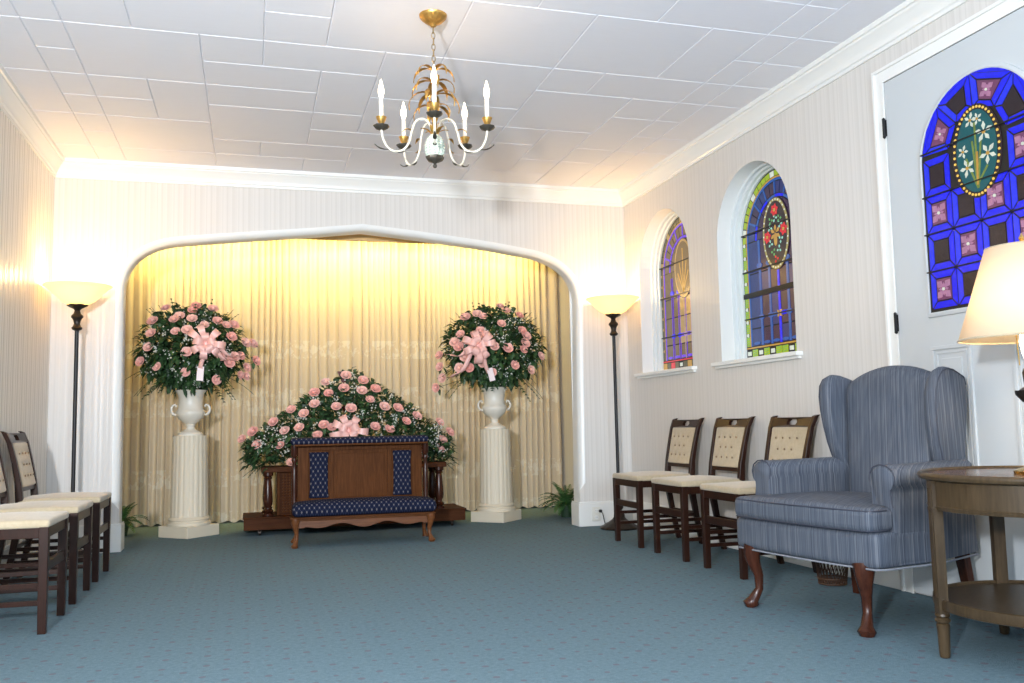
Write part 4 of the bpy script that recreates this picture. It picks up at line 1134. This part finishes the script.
def sprig(mb, p, d, rnd, n=9, s=.05, mi=0):
    p = Vector(p)
    for i in range(n):
        q = p+Vector((rnd.gauss(0, s*.5), rnd.gauss(0, s*.3), rnd.gauss(0, s*.5))); r = rnd.uniform(.004, .009)
        mb.add([q+Vector((r,0,0)), q+Vector((0,r,0)), q-Vector((r,0,0)), q-Vector((0,r,0)), q+Vector((0,0,r)), q-Vector((0,0,r))], [(0,1,4), (1,2,4), (2,3,4), (3,0,4), (1,0,5), (2,1,5), (3,2,5), (0,3,5)], mi)
def bow(parent, c, sc, seed, tails):
    rnd = random.Random(seed); mb = MB(); c = Vector(c)
    for i in range(12):
        a = 2*pi*i/(7 if i < 7 else 5)+rnd.uniform(-.2, .2)+(.4 if i >= 7 else 0); L = sc*rnd.uniform(.44, .58)*(1 if i < 7 else .72)
        dirv = Vector((cos(a), (-.25 if i < 7 else -.85)-.2*rnd.random(), sin(a))); dirv.normalize(); sd = Vector((-sin(a), 0, cos(a)))*(sc*.105)
        pts = []
        for k_ in range(11):
            u = k_/10; th = pi*u; out_ = L*sin(th*.5) if u < 1 else 0
            x = L*sin(pi*u); q = c+dirv*x+dirv.cross(sd).normalized()*(L*.34*sin(2*pi*u)); pts.append(q)
        vs = []
        for k_, q in enumerate(pts):
            f = .18+.82*sin(pi*k_/10)**.8; vs += [q-sd*f, q+sd*f]
        mb.add(vs, [(2*k_, 2*k_+1, 2*k_+3, 2*k_+2) for k_ in range(10)])
    mb.rbox(tuple(c+Vector((0, -.02, 0))), (sc*.16, sc*.14, sc*.16), sc*.05, 2)
    o = mb.build('ribbon_bow', M['ribbon'], parent, smooth=60, recalc=False)
    return o
def ribbon_tail(parent, pts, w_, name='ribbon_tail', mat=None):
    mb = MB(); vs = []
    for p in pts: vs += [(p[0]-w_/2, p[1], p[2]), (p[0]+w_/2, p[1]-.004, p[2])]
    mb.add(vs, [(2*k_, 2*k_+1, 2*k_+3, 2*k_+2) for k_ in range(len(pts)-1)])
    return mb.build(name, mat or M['ribbon'], parent, smooth=60, solid=.002, recalc=False)
def put_rose(parent, p, d, s=1.0):
    o = bpy.data.objects.new('rose', ROSE_ME); COL.objects.link(o); o.parent = parent; o.location = p
    o.rotation_euler = Vector(d).to_track_quat('Z', 'Y').to_euler(); o.scale = (s, s, s)

RL=[(-0.191,-0.141,0.334),(-0.286,-0.186,0.221),(-0.292,-0.23,0.118),(-0.308,-0.238,0.006),(-0.374,-0.168,-0.106),(-0.244,-0.246,-0.15),(-0.121,-0.255,0.228),(-0.079,-0.248,0.256),(-0.104,-0.296,0.128),(-0.016,-0.302,0.139),(0.018,-0.264,0.236),(0.018,-0.217,0.308),(0.043,-0.173,0.351),(0.115,-0.276,0.185),(0.174,-0.154,0.332),(0.213,-0.227,0.223),(0.283,-0.205,0.193),(0.339,-0.154,0.199),(0.322,-0.217,0.095),(-0.015,-0.318,-0.039),(-0.025,-0.281,-0.199),(0.207,-0.207,-0.258),(0.243,-0.266,-0.073),(0.348,-0.203,-0.068),(0.396,-0.157,-0.058),(0.432,-0.101,0.056),(0.491,-0.055,0.053),(0.441,-0.055,-0.148),(0.392,-0.055,-0.213),(0.438,-0.055,-0.22),(0.516,-0.055,-0.091),(0.305,-0.223,-0.116)]
RRo=[(-0.294,-0.16,0.267),(-0.149,-0.227,0.268),(-0.194,-0.193,0.293),(0.032,-0.146,0.373),(0.071,-0.194,0.329),(0.198,-0.196,0.287),(0.003,-0.282,0.199),(0.194,-0.275,0.141),(0.23,-0.275,0.093),(-0.189,-0.277,0.137),(-0.157,-0.295,0.093),(-0.353,-0.211,0.11),(-0.4,-0.19,0.04),(-0.37,-0.215,-0.001),(-0.074,-0.316,-0.006),(0.046,-0.318,-0.02),(0.199,-0.293,-0.031),(0.389,-0.192,-0.08),(-0.322,-0.235,-0.092),(-0.176,-0.276,-0.152),(-0.359,-0.174,-0.183),(-0.278,-0.225,-0.187),(-0.083,-0.263,-0.229),(0.117,-0.284,-0.167),(0.285,-0.211,-0.206),(-0.511,-0.055,-0.064),(-0.508,-0.055,-0.165),(-0.485,-0.055,-0.266),(0.217,-0.288,0.027),(-0.544,-0.055,-0.351)]
RS=[(-0.222,-0.114,0.626),(-0.317,-0.138,0.537),(-0.202,-0.151,0.531),(-0.319,-0.164,0.441),(-0.14,-0.182,0.415),(-0.507,-0.148,0.397),(-0.406,-0.17,0.361),(-0.65,-0.139,0.295),(-0.443,-0.182,0.245),(-0.245,-0.199,0.264),(-0.176,-0.205,0.242),(-0.813,-0.102,0.218),(-0.56,-0.168,0.223),(-0.899,-0.068,0.161),(-0.778,-0.127,0.111),(-0.598,-0.171,0.102),(-0.295,-0.203,0.181),(-0.504,-0.188,-0.037),(-0.049,-0.095,0.684),(-0.072,-0.144,0.571),(0.092,-0.118,0.638),(0.078,-0.151,0.549),(0.196,-0.141,0.564),(0.144,-0.169,0.473),(-0.018,-0.187,0.398),(0.267,-0.175,0.409),(0.383,-0.166,0.397),(0.453,-0.177,0.282),(0.183,-0.204,0.241),(0.306,-0.199,0.218),(0.549,-0.155,0.325),(0.756,-0.114,0.268),(0.849,-0.093,0.179),(0.78,-0.127,0.113),(0.755,-0.138,0.041),(0.548,-0.182,-0.008)]

def ball(label, base, zc, roses, rad, seed, bowp, cardp, tails):
    """round arrangement: root stands in the urn mouth at base; centre of the ball at height zc"""
    rnd = random.Random(seed); dz = zc-base[2]
    t = thing('rose_arrangement', label, 'flower arrangement', base, 0, 'pink rose arrangements in the alcove')
    Cc = Vector((0, 0, dz))
    fo = MB(); st = MB(); fi = MB()
    for (x, y, z_) in roses:
        p = Cc+Vector((x, y, z_)); d = (p-Vector((0, .12, dz-.30))).normalized(); d = (d+Vector((0, -.5, .05))).normalized()
        put_rose(t, p, d, rnd.uniform(.92, 1.2))
        st.tube([(0, 0, .02), tuple(Vector((0, 0, dz-.25)).lerp(p, .5)+Vector((0,0,.03))), tuple(p-d*.006)], .0022, 4)
        for k_ in range(3):
            a = rnd.uniform(0, 2*pi); leaf(fo, p-d*.02, d*.4+Vector((cos(a), -.2, sin(a)))*.8, rnd.uniform(.05, .075), .016)
    for i in range(30):   # roses at the back are left to foliage: back roses keep the ball round
        pass
    for i in range(6):
        a = rnd.uniform(.3*pi, .7*pi); e = rnd.uniform(-.4, 1.2); p = Cc+Vector((rad[0]*.85*cos(a)*cos(e), rad[1]*.9*sin(a)*cos(e), rad[2]*.85*sin(e)))
        put_rose(t, p, (p-Cc)+Vector((0,0,.1)), 1.0)
    for i in range(1900):
        v = Vector((rnd.gauss(0, 1), rnd.gauss(0, 1), rnd.gauss(0, 1))).normalized(); r = rnd.uniform(.45, .97)**.7
        p = Vector((v.x*rad[0]*r, v.y*rad[1]*r, v.z*rad[2]*r))
        if p.z < 0: p.x *= 1-.25*(p.z/rad[2])**2; p.z *= .86
        leaf(fo, Cc+p, v*.8+Vector((rnd.gauss(0, .5), rnd.gauss(0, .5), rnd.gauss(0, .5))), rnd.uniform(.06, .10), rnd.uniform(.018, .028))
    for i in range(34):
        a = 2*pi*i/34+rnd.uniform(-.1, .1); L = rnd.uniform(.20, .34)*(1+.25*abs(cos(a)))
        frond(fo, (.05*cos(a), .05*sin(a), dz-.16+rnd.uniform(-.05, .08)), (cos(a), sin(a)*.8, rnd.uniform(-.25, .25)), L*1.25, .9, .045)
    for i in range(22):
        a = 2*pi*i/22; e = rnd.uniform(.5, 1.35); frond(fo, Cc+Vector((.1*cos(a), .1*sin(a), .05)), (cos(a)*cos(e), sin(a)*cos(e), sin(e)), rad[2]*.98, .25, .038)
    for i in range(46):
        v = Vector((rnd.gauss(0, 1), rnd.gauss(-.9, .7), rnd.gauss(.0, 1))).normalized(); sprig(fi, Cc+Vector((v.x*rad[0]*.97, v.y*rad[1]*1.02, v.z*rad[2]*.88)), v, rnd)
    o = fo.build('foliage', M['leaf'], t, smooth=0, recalc=False); o['kind'] = 'stuff'
    st.build('rose_stems', M['stem'], t, smooth=0)
    o = fi.build('filler_flowers', M['filler'], t, smooth=0); o['kind'] = 'stuff'
    bow(t, Cc+Vector(bowp), .29, seed, None)
    b = Cc+Vector(bowp); c = Cc+Vector(cardp)
    ribbon_tail(t, [tuple(b.lerp(c, u/6)+Vector((.01*sin(u), -.03-.02*sin(pi*u/6), 0))) for u in range(7)], .034)
    for (dx, dz_) in tails: ribbon_tail(t, [tuple(b+Vector((dx*u/8, -.015-.02*sin(pi*u/8)+.10*(u/8)**2, dz_*(u/8)+.03*sin(2.5*pi*u/8)))) for u in range(9)], .04)
    k_ = MB(); k_.box(-.026, .026, -.001, .001, -.115, .0); cdx = k_.build('gift_card', M['paleribbon'], t, smooth=0); cdx.location = tuple(c+Vector((0, -.045, .045))); cdx.rotation_euler = (0, radians(4 if seed == 1 else -14), 0)
ball('pink rose ball with a large ribbon bow in the urn on the left column', (-.487, 7.95, 1.175), 1.53, RL, (.43, .31, .39), 1, (.131, -.33, .03), (.094, -.29, -.20), [(.30, -.12), (.22, -.16)])
ball('pink rose ball with ribbon bow in the urn on the right column', (2.128, 7.92, 1.175), 1.55, RRo, (.46, .31, .39), 2, (-.233, -.33, .0), (-.125, -.28, -.24), [(-.26, -.10), (-.22, -.30)])

def spray():
    rnd = random.Random(4); base = (.83, 7.90, .553)
    t = thing('casket_spray', 'wide low spray of pink roses with a pink bow lying on the wooden bier', 'flower arrangement', base, 0, 'pink rose arrangements in the alcove')
    zo = .62-base[2]; fo = MB(); fi = MB(); st = MB()
    def env(x): # outline height above base at x
        return max(.05, .76*(1-abs(x)/1.02)**.85+.07)
    for (x, y, z_) in RS:
        p = Vector((x, y, z_+zo)); d = (Vector((x*.5, -.55, .45))).normalized(); put_rose(t, p, d, rnd.uniform(.95, 1.2))
        st.tube([(x*.3, .0, .05), tuple(p-d*.006)], .0022, 4)
        for k_ in range(3):
            a = rnd.uniform(0, 2*pi); leaf(fo, p-d*.02, d*.4+Vector((cos(a), -.2, sin(a)))*.8, rnd.uniform(.05, .075), .016)
    for i in range(2600):
        x = rnd.uniform(-.86, .86); h = env(x)-.05; z_ = rnd.uniform(0.0, 1)**.8*h; y = rnd.uniform(-1, 1)*.20*sqrt(max(.05, 1-(z_/(h+.05))**2))
        if abs(x) > .62: z_ -= .06*rnd.random()
        p = Vector((x, y, z_+.02)); v = Vector((x*.8, y*3, .4))
        leaf(fo, p, v.normalized()+Vector((rnd.gauss(0, .5), rnd.gauss(0, .5), rnd.gauss(0, .5))), rnd.uniform(.06, .10), rnd.uniform(.018, .028))
    for i in range(26):
        s = 1 if i % 2 else -1; frond(fo, (s*rnd.uniform(.35, .62), rnd.uniform(-.12, .12), rnd.uniform(.06, .2)), (s, rnd.uniform(-.35, .35), rnd.uniform(-.35, .25)), rnd.uniform(.24, .38), .7, .045)
    for i in range(16):
        x = rnd.uniform(-.3, .3); frond(fo, (x*.5, rnd.uniform(-.1, .1), .3), (x*1.4, rnd.uniform(-.2, .2), 1), rnd.uniform(.25, .42), .1, .035)
    for i in range(60):
        x = rnd.uniform(-.78, .78); h = env(x); z_ = rnd.uniform(.15, .92)*h; sprig(fi, (x, -.20*sqrt(1-(z_/h)**2*.6), z_+.02), None, rnd, 10, .045)
    o = fo.build('foliage', M['leaf'], t, smooth=0, recalc=False); o['kind'] = 'stuff'
    st.build('rose_stems', M['stem'], t, smooth=0)
    o = fi.build('filler_flowers', M['filler'], t, smooth=0); o['kind'] = 'stuff'
    bow(t, (-.045, -.22, .239+zo-.02), .30, 8, None)
    k_ = MB(); k_.hexa([(-.075, -.03, .70), (-.045, -.03, .70), (-.045, .01, .70), (-.075, .01, .70)], [(-.115, -.03, .795), (-.005, -.03, .795), (-.005, .01, .795), (-.115, .01, .795)]); k_.tube([(-.06, -.01, .1), (-.06, -.01, .72)], .006, 6)
    k_.build('card_holder', M['dkred'], t, smooth=0)
spray()

# ------------------------------------------------------------------ bier (church truck with platform)
def turned_post(mb, x, y, z0, z1, r=.026):
    h = z1-z0; pf = [(1.25, 0), (1.25, .05), (.8, .07), (1.15, .10), (1.25, .13), (.75, .17), (.7, .20), (1.0, .26), (1.1, .34), (1.0, .55), (.78, .80), (.7, .84), (1.0, .87), (.8, .90), (1.2, .93), (1.2, 1)]
    mb.lathe([(r*a, h*b) for a, b in pf], 18, (x, y, z0))
def bier():
    t = thing('bier', 'low brown wooden bier on casters carrying the casket spray', 'bier', (.87, 7.90, 0))
    X0, X1, Y0, Y1 = -.925, .91, -.25, .25
    mb = MB(); mb.box(X0, X1, Y0, Y1, .048, .138); mb.box(X0-.008, X1+.008, Y0-.008, Y1+.008, .138, .150); mb.build('platform', M['bierw'], t, smooth=0, bevel=.004)
    mb = MB(); mb.box(-.79, .76, -.20, .20, .505, .548); mb.build('top', M['bierw'], t, smooth=0, bevel=.004)
    mb = MB(); mb.box(-.64, .53, -.12, .12, .15, .505); mb.build('box', M['bierw'], t, smooth=0, bevel=.003)
    mb = MB(); mb.box(-.66, -.64, -.14, .14, .15, .505); mb.box(.53, .55, -.14, .14, .15, .505); mb.build('end_panel', M['oak'], t, smooth=0, bevel=.003)
    mb = MB()
    for i in range(9):
        for j in range(14):
            mb.M = Matrix.Translation((-.61+.026*i, -.124, .18+.023*j)) @ Matrix.Rotation(radians(45), 4, 'Y'); mb.box(-.008, .008, -.003, .004, -.008, .008)
    mb.M = Matrix(); mb.build('lattice_carving', M['oak'], t, smooth=0)
    for sx in (-1, 1):
        for sy in (-1, 1):
            mb = MB(); turned_post(mb, sx*.735+(.0 if sx < 0 else -.035), sy*.155, .15, .505, .036); mb.build('post', M['cherry'], t, smooth=40)
            c = MB(); c.tube([(sx*.80-.009, sy*.20, .024), (sx*.80+.009, sy*.20, .024)], .023, 14); c.box(sx*.80-.013, sx*.80+.013, sy*.20-.008, sy*.20+.008, .024, .050); c.build('caster', M['bronze'], t, smooth=30)
bier()

# ------------------------------------------------------------------ kneeler
def kneeler():
    t = thing('kneeler', 'wooden prayer kneeler with navy patterned bench and padded armrest before the flowers', 'kneeler', (.81, 6.90, 0), radians(-2))
    wd = M['oak']; W2 = .525
    def fd(x, y, z_):
        if z_ > 0: z_ += .028*(1-(x/.56)**4)*(1-(y/.18)**2)
        return (x, y, z_)
    MB().rbox((.012, -.02, .262), (1.06, .30, .088), .038, 14, fd).build('knee_pad', M['navy'], t, smooth=60, weld=True)
    mb = MB(); mb.box(-W2, W2, -.155, .17, .190, .218); mb.box(-W2-.008, W2+.008, -.163, .17, .205, .214); mb.build('bench_frame', M['oakx'], t, smooth=0, bevel=.003)
    # scalloped apron
    mb = MB(); N = 60; top_, = (.190,); low = []
    for i in range(N+1):
        u = -1+2*i/N; x = u*(W2-.02); z_ = .150-.018*cos(u*pi*3)*(1-abs(u)**3)-.012*(abs(u) > .85); low.append((x, z_))
    poly = low+[(W2-.02, .190), (-W2+.02, .190)]
    mb.prism(poly, 'Y', -.150, -.132); mb.build('scalloped_apron', M['kneelleg'], t, smooth=0)
    for sx in (-1, 1):
        for yy, sy in ((-.135, -1), (.14, 1)):
            mb = MB(); cabriole(mb, sx*.487, yy, .20, sx*.6, sy, .78, .036); mb.build('leg', M['kneelleg'], t, smooth=60)
    # back panel
    yb = .150
    mb = MB(); mb.box(-.475, .475, yb, yb+.02, .20, .735)
    for a, b in ((-.475, -.395), (.395, .475), (-.235, -.205), (.205, .235)): mb.box(a, b, yb-.012, yb, .20, .735)
    for c, d in ((.690, .735), (.20, .30)): mb.box(-.475, .475, yb-.0115, yb, c, d)
    mb.box(-.185, .185, yb-.006, yb, .33, .665)
    mb.build('back_panel', wd, t, smooth=0, bevel=.003)
    for s in (-1, 1):
        def fs_(x, y, z_):
            w_ = 1+.10*(abs(z_/.165)**6)-.06*cos(z_/.165*pi)*0
            return (x*w_, y-.006*(1-(x/.07)**2) if y < 0 else y, z_)
        MB().rbox((s*.318, yb-.012, .505), (.135, .03, .345), .012, 8, fs_).build('fabric_inset', M['navy'], t, smooth=60, weld=True)
        mb = MB(); mb.lathe([(.026, .215), (.026, .25), (.016, .26), (.022, .28), (.018, .31), (.023, .40), (.020, .55), (.014, .60), (.022, .62), (.016, .64), (.026, .66), (.026, .735)], 18, (s*.500, yb-.02, 0)); mb.build('post', M['cherry'], t, smooth=40)
    def fa(x, y, z_):
        if z_ > 0: z_ += .008*(1-(y/.12)**2)
        return (x, y, z_)
    MB().rbox((-.008, .105, .762), (1.04, .23, .046), .022, 8, fa).build('armrest_pad', M['navy'], t, smooth=60, weld=True)
    mb = MB(); mb.box(-.50, .50, .0, .205, .728, .742); mb.build('armrest_board', wd, t, smooth=0, bevel=.003)
kneeler()

# ------------------------------------------------------------------ ferns, basket, outlet, cord
def fern(loc, n, L, label, seed, tilt=(0,0)):
    rnd = random.Random(seed); t = thing('potted_fern', label, 'plant', loc, 0)
    mb = MB(); mb.lathe([(0, 0), (.050, 0), (.066, .10), (.070, .10), (.070, .112), (.060, .112), (.056, .095), (0, .09)], 24); mb.build('pot', M['pot'], t, smooth=40)
    mb = MB()
    for i in range(n):
        a = 2*pi*i/n+rnd.uniform(-.2, .2); e = rnd.uniform(.5, 1.35); frond(mb, (.02*cos(a), .02*sin(a), .10), (cos(a)*cos(e)+tilt[0], sin(a)*cos(e)+tilt[1], sin(e)), L*rnd.uniform(.8, 1.15), 1.6, .036, 14)
    o = mb.build('fronds', M['fern'], t, smooth=0, recalc=False)
fern((2.80, 7.92, 0), 54, .27, 'small potted fern on the carpet behind the right arch pier', 21)
fern((-1.04, 8.20, 0), 26, .22, 'small potted fern half hidden behind the left arch pier', 22)

def basket():
    t = thing('waste_basket', 'small brown wicker waste basket behind the wing chair', 'basket', (2.90, 4.10, 0))
    t.scale = (.72, .72, .85)
    mb = MB(); n = 26
    for k_ in range(n):
        a = 2*pi*k_/n
        for s in (1, -1):
            mb.tube([((.095+.035*u)*cos(a+s*u*.55), (.095+.035*u)*sin(a+s*u*.55), .01+.24*u) for u in (0, .25, .5, .75, 1)], .0032, 5)
    for z_, r in ((.01, .096), (.04, .100), (.21, .125), (.25, .131)): mb.tube([(r*cos(2*pi*i/28), r*sin(2*pi*i/28), z_) for i in range(28)], .006, 6, closed=True)
    mb.lathe([(0, .004), (.094, .004), (.094, .012), (0, .012)], 24)
    mb.build('weave', M['wicker'], t, smooth=50)
basket()
def outlet():
    t = thing('wall_outlet', 'ivory wall outlet on the white baseboard beside the right torchiere', 'outlet', (2.775, D-.022, .10))
    MB().rbox((0, -.004, 0), (.075, .008, .115), .003, 3).build('cover_plate', M['plastic'], t, smooth=40, weld=True)
    mb = MB()
    for z_ in (-.027, .027):
        mb.lathe([(0, 0), (.016, 0), (.016, .003), (0, .003)], 16)
        for q in range(len(mb.v)-64, len(mb.v)): 
            x, y, zz_ = mb.v[q]; mb.v[q] = (x, -.008-zz_, y+z_)
    mb.build('socket_face', M['trim'], t, smooth=40)
    mb = MB()
    for z_ in (-.027, .027):
        for x in (-.006, .006): mb.box(x-.0012, x+.0012, -.0115, -.0108, z_-.004, z_+.005)
    mb.build('slots', M['blackp'], t, smooth=0)
    c = thing('power_cord', 'black power cord and plug running from the outlet to the right torchiere', 'cord', (2.805, D-.03, .125))
    mb = MB(); mb.rbox((0, -.018, 0), (.024, .030, .024), .006, 2); mb.build('plug', M['blackp'], c, smooth=50)
    mb = MB(); mb.tube([(0, -.03, 0), (.005, -.055, -.02), (.012, -.07, -.08), (.02, -.08, -.116), (.04, -.09, -.119), (.05, -.095, -.119)], .004, 6); mb.build('cable', M['blackp'], c, smooth=50)
outlet()
